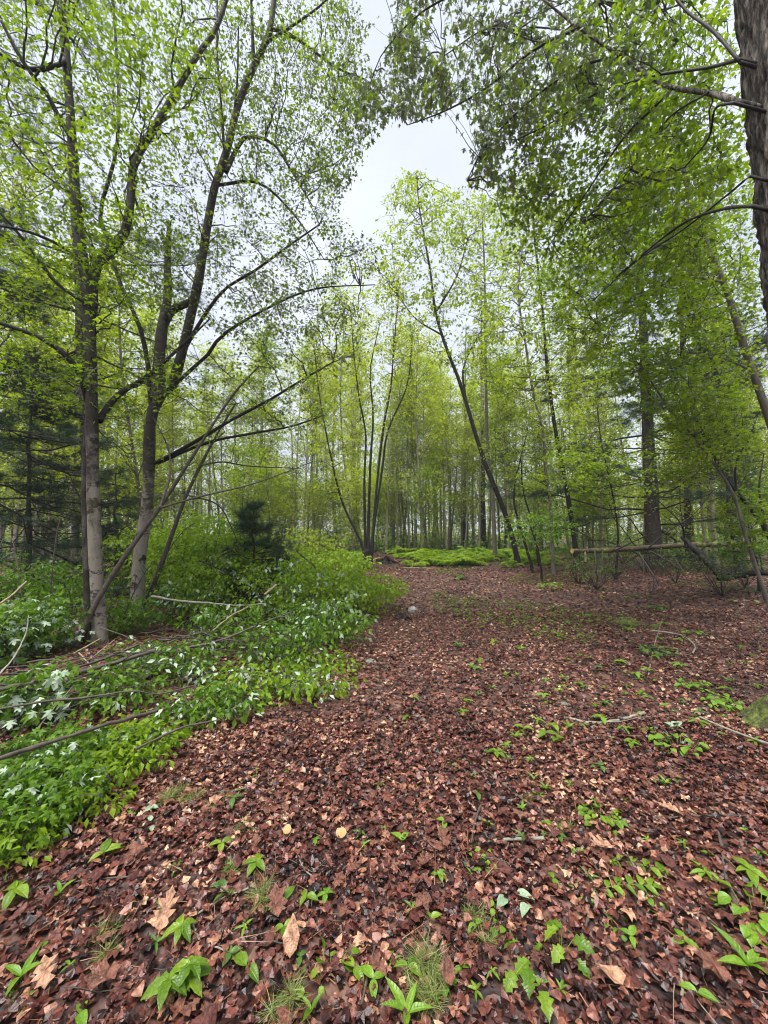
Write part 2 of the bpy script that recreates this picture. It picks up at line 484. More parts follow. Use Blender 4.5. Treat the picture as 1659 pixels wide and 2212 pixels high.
MAPLE = fan(mirror([(0, 0, 0), (.38, -.02, -.06), (.15, .19, .02), (.36, .30, -.03), (.60, .58, -.12), (.30, .52, -.01), (.12, .46, .03), (.22, .72, -.02), (0, 1.0, -.12)]), (0, .30, .05))
MAPLE_LO = fan(mirror([(0, 0, 0), (.30, .05, 0), (.20, .28, .02), (.5, .5, -.06), (.17, .56, .02), (0, 1.0, -.06)]), (0, .36, .05))
MAPLE3 = (np.array([(0, 0, 0), (.50, .34, -.07), (.17, .47, .03), (0, 1, -.08), (-.17, .47, .03), (-.48, .30, -.05)], float), np.array([[0, 1, 2], [0, 2, 4], [2, 3, 4], [0, 4, 5]]))
OVAL = (np.array([(0, 0, 0), (.27, .42, .07), (0, 1, -.08), (-.27, .42, .07), (0, .45, 0)], float), np.array([[0, 1, 4], [1, 2, 4], [2, 3, 4], [3, 0, 4]]))
RHOMB = (np.array([(0, 0, 0), (.32, .45, .08), (0, 1, -.06), (-.32, .45, .08)], float), np.array([[0, 1, 2], [0, 2, 3]]))


def needle_tuft(n, ln, w, rng, spread=1.0):
    V, Fc = [], []
    for i in range(n):
        d = unit(np.array([rng.normal() * spread, .9 + .3 * rng.random(), rng.normal() * spread]))
        side = unit(np.cross(d, rng.normal(size=3)))
        L = ln * (.7 + .5 * rng.random())
        b = len(V)
        V += [-side * w, side * w, d * L]
        Fc.append([b, b + 1, b + 2])
    return np.array(V), np.array(Fc)


TUFT = needle_tuft(8, 1.0, .016, np.random.default_rng(3), .55)


def scatter(acc, tmpl, pos, fwd, up, size, mi=0, sx=None):
    tv, tf = tmpl
    pos = np.asarray(pos, float); n = len(pos)
    if n == 0:
        return
    f = unit(fwd); x = unit(np.cross(f, up)); z = np.cross(x, f)
    s = np.broadcast_to(np.asarray(size, float), (n,))
    xs = s if sx is None else s * sx
    V = pos[:, None] + (tv[None, :, 0, None] * x[:, None]) * xs[:, None, None] + (tv[None, :, 1, None] * f[:, None] + tv[None, :, 2, None] * z[:, None]) * s[:, None, None]
    Fc = (tf[None] + (np.arange(n) * len(tv))[:, None, None]).reshape(-1, tf.shape[1])
    acc.add(V.reshape(-1, 3), Fc, mi)


# ------------------------------------------------------------------ crown growth: branches reach for points in the crown's volume
def ellipse_targets(ells):
    """ells: (dx, dy, rx, ry, Y0, Y1, weight): crown regions seen from the clearing, with their real distance"""
    w = np.array([e[6] for e in ells], float); w /= w.sum()

    def f(n):
        idx = RNG.choice(len(ells), n, p=w)
        out = []
        for i in idx:
            e = ells[i]
            a, r = RNG.random() * 2 * PI, math.sqrt(RNG.random()) * (0.9 + .25 * RNG.random())
            out.append(pix(e[0] + e[2] * r * math.cos(a), e[1] + e[3] * r * math.sin(a), e[4] + (e[5] - e[4]) * RNG.random()))
        return np.array(out)
    return f


def blob_targets(blobs):
    """blobs: (x, y, z, rx, ry, rz, weight) in world space"""
    w = np.array([b[6] for b in blobs], float); w /= w.sum()

    def f(n):
        b = np.array(blobs)[RNG.choice(len(blobs), n, p=w)]
        d = unit(RNG.normal(size=(n, 3))) * (RNG.random(n) ** .4)[:, None]
        return b[:, :3] + d * b[:, 3:6]
    return f


def grow(acc, skel, targets, counts, radii, leaf, tmpl, leafn, size, droop=.35, layer=0, flat=.35, twig_mi=0, leaf_mi=1,
         pale=0.0, pale_mi=2, sag=.08, minz=None, spread=.055, gap=None):
    nodes = np.asarray(skel, float)
    for lv, cnt in enumerate(counts):
        T = targets(cnt)
        if layer:
            q = np.round(T[:, 2] / layer) * layer + RNG.normal(size=len(T)) * layer * .13
            T[:, 2] = q
        if minz is not None:
            T[:, 2] = np.maximum(T[:, 2], minz)
        if gap is not None:
            T = T[gap(T)]
        N_ = nodes
        idx = np.empty(len(T), int)
        for c in range(0, len(T), 400):
            t = T[c:c + 400]
            d = ((t[:, None] - N_[None]) ** 2).sum(-1)
            # prefer joints that lie below the target so that twigs rise outwards
            d = d * (1 + .5 * (N_[None, :, 2] > t[:, None, 2] + .05))
            idx[c:c + 400] = d.argmin(1)
        S = N_[idx]
        L = np.linalg.norm(T - S, axis=1)
        mid = (S + T) / 2 + RNG.normal(size=T.shape) * (L * .09)[:, None]
        mid[:, 2] += L * sag
        K = (8, 5, 4)[min(lv, 2)]
        t = np.linspace(0, 1, K)[None, :, None]
        P = (1 - t) ** 2 * S[:, None] + 2 * t * (1 - t) * mid[:, None] + t ** 2 * T[:, None]
        P[:, 1:-1] += RNG.normal(size=P[:, 1:-1].shape) * (L * .025)[:, None, None]
        r0 = radii[lv]
        R = r0 * (1 - .7 * t[0, :, 0])[None] * (0.7 + .6 * RNG.random(len(T)))[:, None]
        acc.add(*tubes(P, R, 5 if lv == 0 else 3), twig_mi)
        nodes = np.vstack([nodes, P[:, 1:].reshape(-1, 3)])
        n = leafn[lv]
        if n:
            B = len(T)
            tt = RNG.choice([.35, .6, .8, 1.0], (B, n)) + RNG.normal(size=(B, n)) * .03
            tt1 = np.clip(tt, 0, 1)[..., None]
            pos = (1 - tt1) ** 2 * S[:, None] + 2 * tt1 * (1 - tt1) * mid[:, None] + tt1 ** 2 * T[:, None]
            tan = unit(T - S)[:, None] * np.ones((B, n, 1))
            lat = RNG.normal(size=(B, n, 3)) * np.array([1, 1, .45])
            pos = pos + lat * spread
            fwd = unit(tan * .5 + unit(lat) * .9 + np.array([0, 0, -1.0]) * droop * (.4 + 1.2 * RNG.random((B, n, 1))))
            up = np.array([0, 0, 1.0]) + RNG.normal(size=(B, n, 3)) * flat
            sz = size * (.55 + .7 * RNG.random((B, n)))
            pos, fwd, up, sz = pos.reshape(-1, 3), fwd.reshape(-1, 3), up.reshape(-1, 3), sz.ravel()
            if minz is not None:
                ok = pos[:, 2] > minz
                pos, fwd, up, sz = pos[ok], fwd[ok], up[ok], sz[ok]
            if pale:
                # silvery undersides show in sprays, not evenly
                pk = RNG.random(B).repeat(n)[:len(pos)] < pale
                scatter(acc, tmpl, pos[pk], fwd[pk], up[pk], sz[pk], pale_mi)
                pos, fwd, up, sz = pos[~pk], fwd[~pk], up[~pk], sz[~pk]
            scatter(acc, tmpl, pos, fwd, up, sz, leaf_mi)
    return nodes


def hero_tree(name, label, cat, stems, limbs, crown, bark, limb_bark=None, group=None, sides=12):
    """stems: list of (points, r0, r1, material key); limbs the same; crown: dict for grow()"""
    base = stems[0][0][0].copy()
    base[2] = float(height(base[0], base[1]))
    root = thing(name, label, cat, base, group)
    sk = []
    for P, r0, r1, mk in stems:
        a = Acc()
        P = P.copy()
        K = len(P)
        t = np.linspace(0, 1, K)
        r = (r0 + (r1 - r0) * t) * (1 + .035 * RNG.normal(size=K))
        if P[0, 2] < base[2] + .4:
            r *= 1 + .38 * np.exp(-((P[:, 2] - base[2]) / .16).clip(0))
            P = np.vstack([P[:1] - [0, 0, .12], P]); r = np.concatenate([[r[0] * 1.1], r])
        a.add(*tubes(P, r, sides))
        a.build('trunk', M[mk or bark], root, origin=base)
        sk.append(P[len(P) // 4:])
    for P, r0, r1, mk in limbs:
        a = Acc()
        stem_tube(a, P, r0, r1, 7)
        a.build('limb', M[mk or limb_bark or bark], root, origin=base)
        sk.append(P)
    if crown:
        a = Acc()
        crown = dict(crown)
        mats = crown.pop('mats')
        grow(a, np.vstack(sk), **crown)
        a.build('crown', [M[k] for k in mats], root, smooth=False, origin=base, kind='stuff')
    return root


def px2r(d, Y):
    return d / 2 / F * Y


# ------------------------------------------------------------------ ground
def make_ground():
    g = np.unique(np.concatenate([np.arange(-6, 6.01, .15), np.arange(-30, 30.1, 1.0), np.linspace(-180, 180, 19)]).round(3))
    gy = np.unique(np.concatenate([np.arange(-1, 10.01, .15), np.arange(-10, 60.1, 1.0), np.linspace(-60, 260, 17)]).round(3))
    X, Yy = np.meshgrid(g, gy)
    V = np.stack([X, Yy, height(X, Yy)], -1).reshape(-1, 3)
    nx = len(g)
    i, j = np.meshgrid(np.arange(nx - 1), np.arange(len(gy) - 1))
    q = (j * nx + i).ravel()
    a = Acc()
    a.add(V, np.stack([q, q + 1, q + 1 + nx, q + nx], -1))
    o = a.build('ground', M['soil'])
    o['kind'] = 'structure'
    o['label'] = 'forest floor covered with wet brown fallen leaves'
    return o


ground = make_ground()

# dead-leaf shapes with lobes, a fold and a curl
def dead_leaf(kind, rng):
    if kind == 0:      # lobed oak leaf
        right = [(0, 0), (.10, .12), (.28, .2), (.14, .32), (.38, .46), (.17, .55), (.34, .74), (.13, .80), (0, 1)]
    elif kind == 1:    # maple
        right = [(0, 0), (.32, .04), (.25, .24), (.52, .46), (.23, .52), (.18, .7), (0, 1)]
    elif kind == 2:    # beech / birch
        right = [(0, 0), (.2, .18), (.28, .45), (.18, .75), (0, 1)]
    else:              # torn fragment
        right = [(0, 0), (.25 + .2 * rng.random(), .1), (.3 * rng.random() + .15, .4), (.2 + .25 * rng.random(), .65), (0, .8 + .2 * rng.random())]
    left = [(-x * (.8 + .4 * rng.random()), y * (.9 + .15 * rng.random())) for x, y in reversed(right[1:-1])]
    c1, c2, tw = rng.normal() * .7, rng.normal() * .6, rng.normal() * .5
    pts = [(x * (.9 + .2 * rng.random()), y) for x, y in right] + left
    V, Fc = fan([(x, y, .05 * rng.normal()) for x, y in pts], (0, .45, .06 * rng.normal()))
    # roll the blade about a random axis, as drying leaves do
    ph, kap = rng.random() * PI, rng.normal() * 2.2
    d = np.array([math.cos(ph), math.sin(ph)])
    q = V[:, :2] - [0, .45]
    a_ = q @ d
    if abs(kap) > .05:
        V[:, 2] += (1 - np.cos(kap * a_)) / kap
        q = q + (np.sin(kap * a_) / kap - a_)[:, None] * d
    V[:, 2] += tw * q[:, 0] * q[:, 1]
    V[:, :2] = q + [0, .45]
    V[:, 2] -= V[:, 2].min()
    return V, Fc


lrng = np.random.default_rng(21)
DEAD = [dead_leaf(k, lrng) for k in (0, 0, 0, 0, 1, 1, 1, 2, 2, 2, 3, 3, 3, 3, 3, 3)]
BIGDEAD = [dead_leaf(k, lrng) for k in (0, 0, 0, 0, 0, 1, 1, 1, 2, 2, 0, 1)]
DEAD_LO = [(np.array([(0, 0, 0), (.3, .4, .1 * s), (.1, 1, -.08), (-.32, .5, .14 * s)], float), np.array([[0, 1, 2], [0, 2, 3]])) for s in (1, -1, .3)]


DEAD_MID = []
for i_ in range(6):
    V_, F_ = dead_leaf(3, lrng)
    V_ = np.array([V_[1], V_[2], V_[3] * [1, 1, 1.3], V_[5], V_[7], V_[8]])
    DEAD_MID.append((V_, np.array([[0, 1, 2], [0, 2, 4], [2, 3, 4], [0, 4, 5]])))


def litter_points(n, y0, y1, margin=1.3):
    y = np.sqrt(y0 ** 2 + (y1 ** 2 - y0 ** 2) * RNG.random(n))
    x = (RNG.random(n) * 2 - 1) * (y * 1.02 + margin)
    return x, y


def litter_pose(x, y, lift, tilt):
    n = len(x)
    z = height(x, y) + .004 + lift * RNG.random(n) ** 1.5
    a = RNG.random(n) * 2 * PI
    up = np.stack([RNG.normal(size=n) * tilt, RNG.normal(size=n) * tilt, np.ones(n)], 1)
    fwd = np.stack([np.cos(a), np.sin(a), RNG.normal(size=n) * tilt * .5], 1)
    return np.stack([x, y, z], 1), fwd, up


def make_litter():
    a = Acc()
    for n, y0, y1, smin, smax, lift, tmpls in ((25000, .75, 3.2, .012, .052, .026, DEAD[10:]), (30000, .75, 3.0, .014, .048, .024, DEAD_MID), (8000, .75, 3.2, .025, .068, .030, DEAD[:10]), (5000, 3.2, 5.5, .03, .07, .032, DEAD[:10]), (58000, 3.2, 7.5, .020, .062, .034, DEAD_MID),
                                            (46000, 7.5, 16, .045, .10, .036, DEAD_LO), (26000, 16, 45, .10, .22, .05, DEAD_LO)):
        for t in tmpls:
            k = n // len(tmpls)
            x, y = litter_points(k, y0, y1)
            pos, fwd, up = litter_pose(x, y, lift, .38)
            scatter(a, t, pos, fwd, up, smin + (smax - smin) * RNG.random(k) ** 1.6)
    o = a.build('leaf_litter', M['litter'], ground, smooth=False, kind='stuff')
    # fallen pine needles and bits of twig between the leaves
    b = Acc()
    n = 9000
    x, y = litter_points(n, .8, 6.5)
    pos, fwd, up = litter_pose(x, y, .03, .25)
    pos[:, 2] += .006
    tw = Acc()
    n2 = 900
    x2, y2 = litter_points(n2, .8, 9)
    a2 = RNG.random(n2) * 2 * PI
    L2 = .04 + .16 * RNG.random(n2) ** 2
    t2 = np.linspace(-.5, .5, 4)[None, :, None]
    P2 = np.stack([x2, y2, height(x2, y2) + .022 + .012 * RNG.random(n2)], 1)[:, None] + np.stack([np.cos(a2), np.sin(a2), .12 * RNG.normal(size=n2)], 1)[:, None] * L2[:, None, None] * t2 + RNG.normal(size=(n2, 4, 3)) * .003
    tw.add(*tubes(P2, (.0012 + .002 * RNG.random((n2, 1))) * np.ones((1, 4)), 4))
    tw.build('twig_bits', M['stick'], ground, kind='stuff')
    tri = (np.array([(-.011, 0, 0), (.011, 0, 0), (0, 1, .05)]), np.array([[0, 1, 2]]))
    scatter(b, tri, pos, fwd, up, .05 + .11 * RNG.random(n))
    b.build('dead_needles', M['dead_needle'], ground, smooth=False, kind='stuff')
    # the largest leaves, one object each
    lm = []
    for i, t in enumerate(BIGDEAD):
        c = Acc(); c.add(*t)
        lm.append([c.mesh('fallen_leaf', M[k], smooth=False) for k in ('litter_big', 'litter_red')])
    k = 285
    x, y = litter_points(k, .95, 2.7, .2)
    pos, fwd, up = litter_pose(x, y, .010, .24)
    pos[:, 2] += .018
    for i in range(k):
        f = fwd[i] / np.linalg.norm(fwd[i]); xx = np.cross(f, up[i]); xx /= np.linalg.norm(xx); zz = np.cross(xx, f)
        s = .045 + .048 * RNG.random() ** 1.6
        me = lm[RNG.integers(len(BIGDEAD))][0 if RNG.random() < .6 else 1]
        o = bpy.data.objects.new('fallen_leaf', me)
        COL.objects.link(o)
        o.parent = ground
        o.matrix_local = Matrix(((xx[0] * s, f[0] * s, zz[0] * s, pos[i, 0]), (xx[1] * s, f[1] * s, zz[1] * s, pos[i, 1]),
                                 (xx[2] * s, f[2] * s, zz[2] * s, pos[i, 2]), (0, 0, 0, 1)))


make_litter()


# ------------------------------------------------------------------ far woods: background saplings, far trunks, the mass behind
def sapling_template(h, r, nb, leafs, lsize, bark, leafm, lean, seed, start=.22, spread=1.0, tmpl=RHOMB):
    K = 12
    t = np.linspace(0, 1, K)
    P = np.stack([lean[0] * t ** 1.3 * h + .06 * h * .3 * RNG.normal() * np.sin(t * 5 + seed), lean[1] * t * h + .12 * np.sin(t * 6 + seed * 2), t * h], 1)
    a = Acc()
    R = r * (1 - .85 * t) * (1 + .5 * np.exp(-t * 40))
    P0 = np.vstack([[P[0] - [0, 0, .15]], P])
    a.add(*tubes(P0, np.concatenate([[r * 1.4], R]), 7))
    trunk = a.mesh('trunk', M[bark])
    c = Acc()
    tb = start + (1 - start) * RNG.random(nb) ** .8
    S = np.stack([np.interp(tb, t, P[:, k]) for k in range(3)], 1)
    az = RNG.random(nb) * 2 * PI
    ln = spread * (.35 + .9 * RNG.random(nb)) * (1.15 - .75 * tb) * h * .2
    el = .25 + .7 * RNG.random(nb)
    d = np.stack([np.cos(az) * np.cos(el), np.sin(az) * np.cos(el), np.sin(el)], 1)
    E = S + d * ln[:, None]
    mid = (S + E) / 2 + np.array([0, 0, -.05]) * ln[:, None]
    u = np.linspace(0, 1, 5)[None, :, None]
    B = (1 - u) ** 2 * S[:, None] + 2 * u * (1 - u) * mid[:, None] + u ** 2 * E[:, None]
    c.add(*tubes(B, (.012 + .010 * h / 12) * (1 - .8 * u[0, :, 0])[None] * np.ones((nb, 1)), 3), 0)
    per = max(1, leafs // nb)
    uu = .25 + .85 * RNG.random((nb, per, 1))
    pos = S[:, None] + (E - S)[:, None] * uu + RNG.normal(size=(nb, per, 3)) * np.array([.28, .28, .10]) * spread
    pos = pos.reshape(-1, 3)
    fw = RNG.normal(size=pos.shape) * np.array([1, 1, .3]) + [0, 0, -.25]
    up = np.array([0, 0, 1.]) + RNG.normal(size=pos.shape) * .35
    scatter(c, tmpl, pos, fw, up, lsize * (.6 + .7 * RNG.random(len(pos))), 1)
    crown = c.mesh('crown', [M['twig_grey'], M[leafm]], smooth=False)
    return trunk, crown


def place_tree(name, label, cat, meshes, loc, rz, sc, group):
    root = thing(name, label, cat, loc, group)
    root.rotation_euler = (0, 0, rz)
    root.scale = (sc, sc, sc)
    for nm, me in zip(('trunk', 'crown'), meshes):
        o = bpy.data.objects.new(nm, me)
        COL.objects.link(o)
        o.parent = root
        if nm == 'crown':
            o['kind'] = 'stuff'
    return root


SAPS = [sapling_template(11 + 1.2 * i, .055 + .008 * i, 54, 2500, .155, ('bark_thin', 'bark_thin', 'bark_grey')[i % 3], ('leaf_far', 'leaf_yellow')[i % 3 == 1],
                         (.05 * math.sin(i * 2.1), .04 * math.cos(i * 1.3)), i, start=.10) for i in range(7)]
UNDER = [sapling_template(4.2 + .8 * i, .022, 40, 2400, .135, 'bark_dark', ('leaf_yellow', 'leaf_far', 'leaf_near')[i], (.10 * (i - 1), .05), 20 + i, start=.10, spread=1.6) for i in range(3)]
BIG = [sapling_template(19 + 2 * i, .17 + .03 * i, 64, 3600, .27, ('bark_pine', 'bark_grey', 'bark_dark')[i], ('leaf_far', 'leaf_far', 'leaf_near')[i], (.02, .0), 30 + i, start=.42) for i in range(3)]


def where(x, y):
    dx = CX + x / y * F
    for lim, w in ((150, 'left of the pale double trunk'), (310, 'between the two pale trunks'), (430, 'just right of the second pale trunk'), (560, 'behind the young dark pine'), (690, 'left of the multi-stemmed clump'),
                   (780, 'behind the left stems of the clump'), (880, 'right of the multi-stemmed clump'), (960, 'between the clump and the leaning tree'), (1050, 'just left of the slender grey tree'),
                   (1130, 'behind the leaning black tree'), (1230, 'right of the leaning black tree'), (1330, 'behind the cut end of the log'), (1430, 'left of the large dark pine'), (1530, 'right of the large dark pine'), (9999, 'at the far right beyond the log')):
        if dx < lim:
            return w


def scatter_forest():
    # region boundaries keep the path and the fern bed open
    spots = []

    def free(x, y, d):
        return all((x - a) ** 2 + (y - b) ** 2 > d * d for a, b in spots)

    def put(n, y0, y1, u0, u1, d, fn):
        k = tries = 0
        while k < n and tries < n * 40:
            tries += 1
            y = math.sqrt(y0 ** 2 + (y1 ** 2 - y0 ** 2) * RNG.random())
            u = u0 + (u1 - u0) * RNG.random()
            x = u * y
            if abs(x - .03 * y) < 1.3 and y < 26:
                continue
            if free(x, y, d):
                spots.append((x, y)); fn(x, y); k += 1

    def sap(group, label, pool, name='sapling', cat='tree', smin=.85, smax=1.15):
        def fn(x, y):
            k = RNG.integers(len(pool))
            look = {7: ('pale', 'pale', 'grey')[k % 3] + (' slender', ' slim', '', ' stouter')[k // 2 % 4] if k < 7 else 'pale', 3: ('small', 'medium', 'taller')[k % 3]}[len(pool)]
            if pool is BIG:
                look = ('dark-barked', 'grey', 'dark massive')[k % 3]
            dist = 'near' if y < 22 else 'mid-distance' if y < 31 else 'distant' if y < 42 else 'farthest'
            lab = look + ' ' + dist + ' ' + label + ' ' + where(x, y)
            place_tree(name, lab, cat, pool[k], (x, y, float(height(x, y))), RNG.random() * 2 * PI, smin + (smax - smin) * RNG.random(), group)
        return fn
    put(44, 24, 34, -.62, .12, .7, sap('pale saplings beyond the leafy undergrowth', 'tall sapling', SAPS))
    put(38, 27, 38, .02, .45, .7, sap('pale saplings behind the fern bed', 'tall sapling beyond the ferns', SAPS))
    put(22, 18, 34, .42, 1.05, .9, sap('saplings beyond the fallen log', 'leafy sapling', SAPS))
    put(30, 12, 30, -1.05, -.62, .9, sap('saplings behind the pale double trunk', 'leafy shade sapling', SAPS))
    put(26, 40, 58, -1.0, 1.0, 1.6, sap('tall trees at the back of the wood', 'tall tree', BIG, 'tall_tree', 'tree', .9, 1.15))
    put(26, 34, 60, -1.0, 1.0, .9, sap('pale saplings deep in the wood', 'sapling deep in the wood', SAPS))
    put(22, 20, 36, -.75, .12, .8, sap('understorey saplings beyond the leafy undergrowth', 'spreading understorey sapling', UNDER))
    put(40, 28, 46, -.9, .9, .8, sap('understorey saplings deep in the wood', 'spreading understorey sapling deep in the wood', UNDER, smin=1.0, smax=1.5))
    put(14, 13, 30, .40, 1.05, .9, sap('understorey saplings around the pine', 'spreading understorey sapling', UNDER))


scatter_forest()


def make_far_woods():
    a = Acc()
    n = 130
    y = 58 + 50 * RNG.random(n); x = (RNG.random(n) * 2 - 1) * y * 1.15
    t = np.linspace(0, 1, 5)
    h = 14 + 8 * RNG.random(n)
    P = np.stack([x[:, None] + RNG.normal(size=(n, 1)) * t, y[:, None] + 0 * t, h[:, None] * t - .3], -1)
    a.add(*tubes(P, (.12 + .12 * RNG.random((n, 1))) * (1 - .7 * t), 5), 0)
    m = 42000
    i = RNG.integers(n, size=m)
    hh = RNG.random(m) ** 1.5
    rad = 2.6 * (1.1 - .6 * hh)
    pos = np.stack([x[i] + RNG.normal(size=m) * rad, y[i] + RNG.normal(size=m) * rad, .5 + hh * (h[i] + .5)], 1)
    scatter(a, RHOMB, pos, RNG.normal(size=(m, 3)), np.array([0, 0, 1.]) + RNG.normal(size=(m, 3)) * .5, .55 * (.6 + .7 * RNG.random(m)), 1)
    a.build('far_woods', [M['bark_grey'], M['leaf_far']], smooth=False, kind='stuff')['label'] = 'distant wood that closes the view'


make_far_woods()


# ------------------------------------------------------------------ conifers
def conifer(name, label, base, top, r, whorls, foliage_from, reach, tufts, seed, bark='bark_pine', droop=-.1, dead_to=0, up_curve=.18, keep=None, size=.13, nsub=7, mat='needle'):
    rng = np.random.default_rng(seed)
    base = np.asarray(base, float); top = np.asarray(top, float)
    root = thing(name, label, 'tree', base)
    K = 16
    t = np.linspace(0, 1, K)
    P = base + (top - base) * t[:, None]
    P[1:, :2] += rng.normal(size=(K - 1, 2)) * .02
    a = Acc()
    P0 = np.vstack([base - [0, 0, .15], P])
    a.add(*tubes(P0, np.concatenate([[r * 1.5], r * (1 - .85 * t) * (1 + .3 * np.exp(-t * 30))]), 12))
    a.build('trunk', M[bark], root, origin=base)
    H = top[2] - base[2]
    crown = Acc()
    nd = nl = 0
    for w in range(whorls):
        f = (w + .5 + .5 * rng.random()) / whorls
        for b in range(rng.integers(3, 6)):
            az = rng.random() * 2 * PI
            L = reach * (1.08 - f) ** .7 * (.6 + .5 * rng.random())
            S = base + (top - base) * f
            u = np.linspace(0, 1, 8)[:, None]
            d = np.array([math.cos(az), math.sin(az), 0])
            Q = S + d * L * u + np.array([0, 0, 1]) * (L * (droop * u + up_curve * u ** 2.2)) + np.cumsum(rng.normal(size=(8, 3)) * .055 * L, 0) * u + np.array([0, 0, 1]) * L * .14 * rng.normal() * u
            if keep is not None and not keep(Q[-1]):
                continue
            isdead = f < dead_to
            if isdead:
                Q = S + (Q - S) * np.array([.62, .62, 1]) + np.array([0, 0, 1]) * u * L * rng.normal() * .16
                L *= .7
            bough = Acc()
            bough.add(*tubes(Q, (.008 + .006 * L) * (1 - .85 * u[:, 0]), 4))
            if isdead: nd += 1
            else: nl += 1
            # side twigs lie flat along the bough
            m = nsub + 2
            uu = .2 + .8 * rng.random(m)
            SS = np.stack([np.interp(uu, u[:, 0], Q[:, k]) for k in range(3)], 1)
            side = np.array([-d[1], d[0], 0]) * np.sign(rng.normal(size=(m, 1)))
            ll = L * .34 * (1.1 - uu * .7) * (.5 + .7 * rng.random(m))
            EE = SS + (d * .8 + side * .8) * ll[:, None] + rng.normal(size=(m, 3)) * .05
            v = np.linspace(0, 1, 4)[None, :, None]
            TT = SS[:, None] + (EE - SS)[:, None] * v + rng.normal(size=(m, 4, 3)) * .02 * v
            bough.add(*tubes(TT, .006 * (1 - .7 * v[0, :, 0])[None] * np.ones((m, 1)), 3))
            bough.build('dead_limb' if isdead else 'limb', M['bark_dark' if isdead else bark], root, origin=base)
            if f >= foliage_from and not isdead:
                k = int(tufts * (.5 + L / reach))
                # tufts on twigs and the outer bough
                j = rng.integers(m, size=k)
                w_ = .3 + .75 * rng.random((k, 1))
                pos = SS[j] + (EE - SS)[j] * w_ + rng.normal(size=(k, 3)) * .03
                fw = (EE - SS)[j] + rng.normal(size=(k, 3)) * .35 * np.linalg.norm((EE - SS)[j], axis=1)[:, None] + [0, 0, .02]
                scatter(crown, TUFT, pos, fw, rng.normal(size=(k, 3)) + [0, 0, 1.], size * (.7 + .6 * rng.random(k)))
    if crown.n:
        crown.build('crown', M[mat], root, smooth=False, origin=base, kind='stuff')
    return root


b = pix(1414, 1214, 15.5); b[2] = float(height(b[0], b[1]))
tp = pix(1372, 380, 15.5)
conifer('pine_tree', 'large dark pine with layered boughs behind the propped log', b, tp, .30, 26, .10, 6.4, 170, 5, dead_to=.10, size=.25, nsub=13)
b = pix(1492, 1205, 20); b[2] = float(height(b[0], b[1]))
conifer('pine_tree', 'thinner dark pine just to the right behind the large pine', b, pix(1462, 420, 20), .20, 16, .3, 4.0, 40, 6, dead_to=.28, size=.26)
b = pix(1044, 1192, 32); b[2] = float(height(b[0], b[1]))
conifer('pine_tree', 'straight dark pine trunk rising behind the fern bed', b, pix(1040, 620, 32), .27, 12, .62, 2.4, 22, 8, dead_to=.3, size=.30)
b = pix(1003, 1192, 36); b[2] = float(height(b[0], b[1]))
conifer('pine_tree', 'slimmer dark pine left of the straight pine behind the ferns', b, pix(1006, 700, 36), .17, 10, .65, 1.9, 18, 9, dead_to=.35, size=.30)
b = pix(205, 1300, 8.6); b[2] = float(height(b[0], b[1]))
conifer('pine_tree', 'big dark pine behind the pale double trunk with heavy needled limbs', b, pix(120, -260, 8.6), .13, 24, .34, 4.4, 110, 11, dead_to=.32, size=.17, nsub=11)
b = pix(-60, 1280, 8.2); b[2] = float(height(b[0], b[1]))
conifer('hemlock_tree', 'dark shaggy evergreen at the left edge with bare tangled lower branches', b, pix(-90, 300, 8.0), .13, 26, .10, 3.6, 180, 12, dead_to=.10, size=.17, nsub=12, droop=-.32, up_curve=.25)
b = pix(60, 1262, 9.4); b[2] = float(height(b[0], b[1]))
conifer('hemlock_tree', 'thin bare-stemmed evergreen left of the pale double trunk', b, pix(66, 760, 9.4), .065, 20, .10, 2.4, 130, 13, dead_to=.30, size=.15, nsub=12, droop=-.30, up_curve=.2)
b = pix(250, 1290, 8.8); b[2] = float(height(b[0], b[1]))
conifer('hemlock_tree', 'dense dark young evergreen between the two pale trunks', b, pix(250, 1020, 8.8), .05, 12, .0, 1.35, 60, 14, size=.12, droop=-.1)
b = pix(545, 1330, 7.4); b[2] = float(height(b[0], b[1]))
conifer('pine_tree', 'young dark pine rising from the undergrowth beside the lime shrub', b, pix(548, 1095, 7.4), .035, 12, .0, .95, 80, 15, size=.13, droop=.08, nsub=10)


# ------------------------------------------------------------------ hero trees of the left
def gap_sky(T):
    """the clearing keeps its opening overhead"""
    d = T - np.array([0, 0, EYE])
    v = (d[:, 2] * cp - d[:, 1] * sp) / (d[:, 1] * cp + d[:, 2] * sp)
    u = d[:, 0] / (d[:, 1] * cp + d[:, 2] * sp)
    X, Yp = CX + u * F, CY - v * F
    g = (np.abs(X - 900) < 95) & (Yp > 250) & (Yp < 400)
    g |= (np.abs(X - 830) < 40) & (Yp > 330) & (Yp < 520)
    g |= ((X - 985) ** 2 / 55 ** 2 + (Yp - 310) ** 2 / 90 ** 2) < 1
    g |= (np.abs(X - 815) < 30) & (Yp > -60) & (Yp < 160)
    g |= (np.abs(X - 945) < 30) & (Yp > 20) & (Yp < 110)
    g |= ((X - 815) ** 2 / 85 ** 2 + (Yp - 440) ** 2 / 62 ** 2) < 1
    return ~g


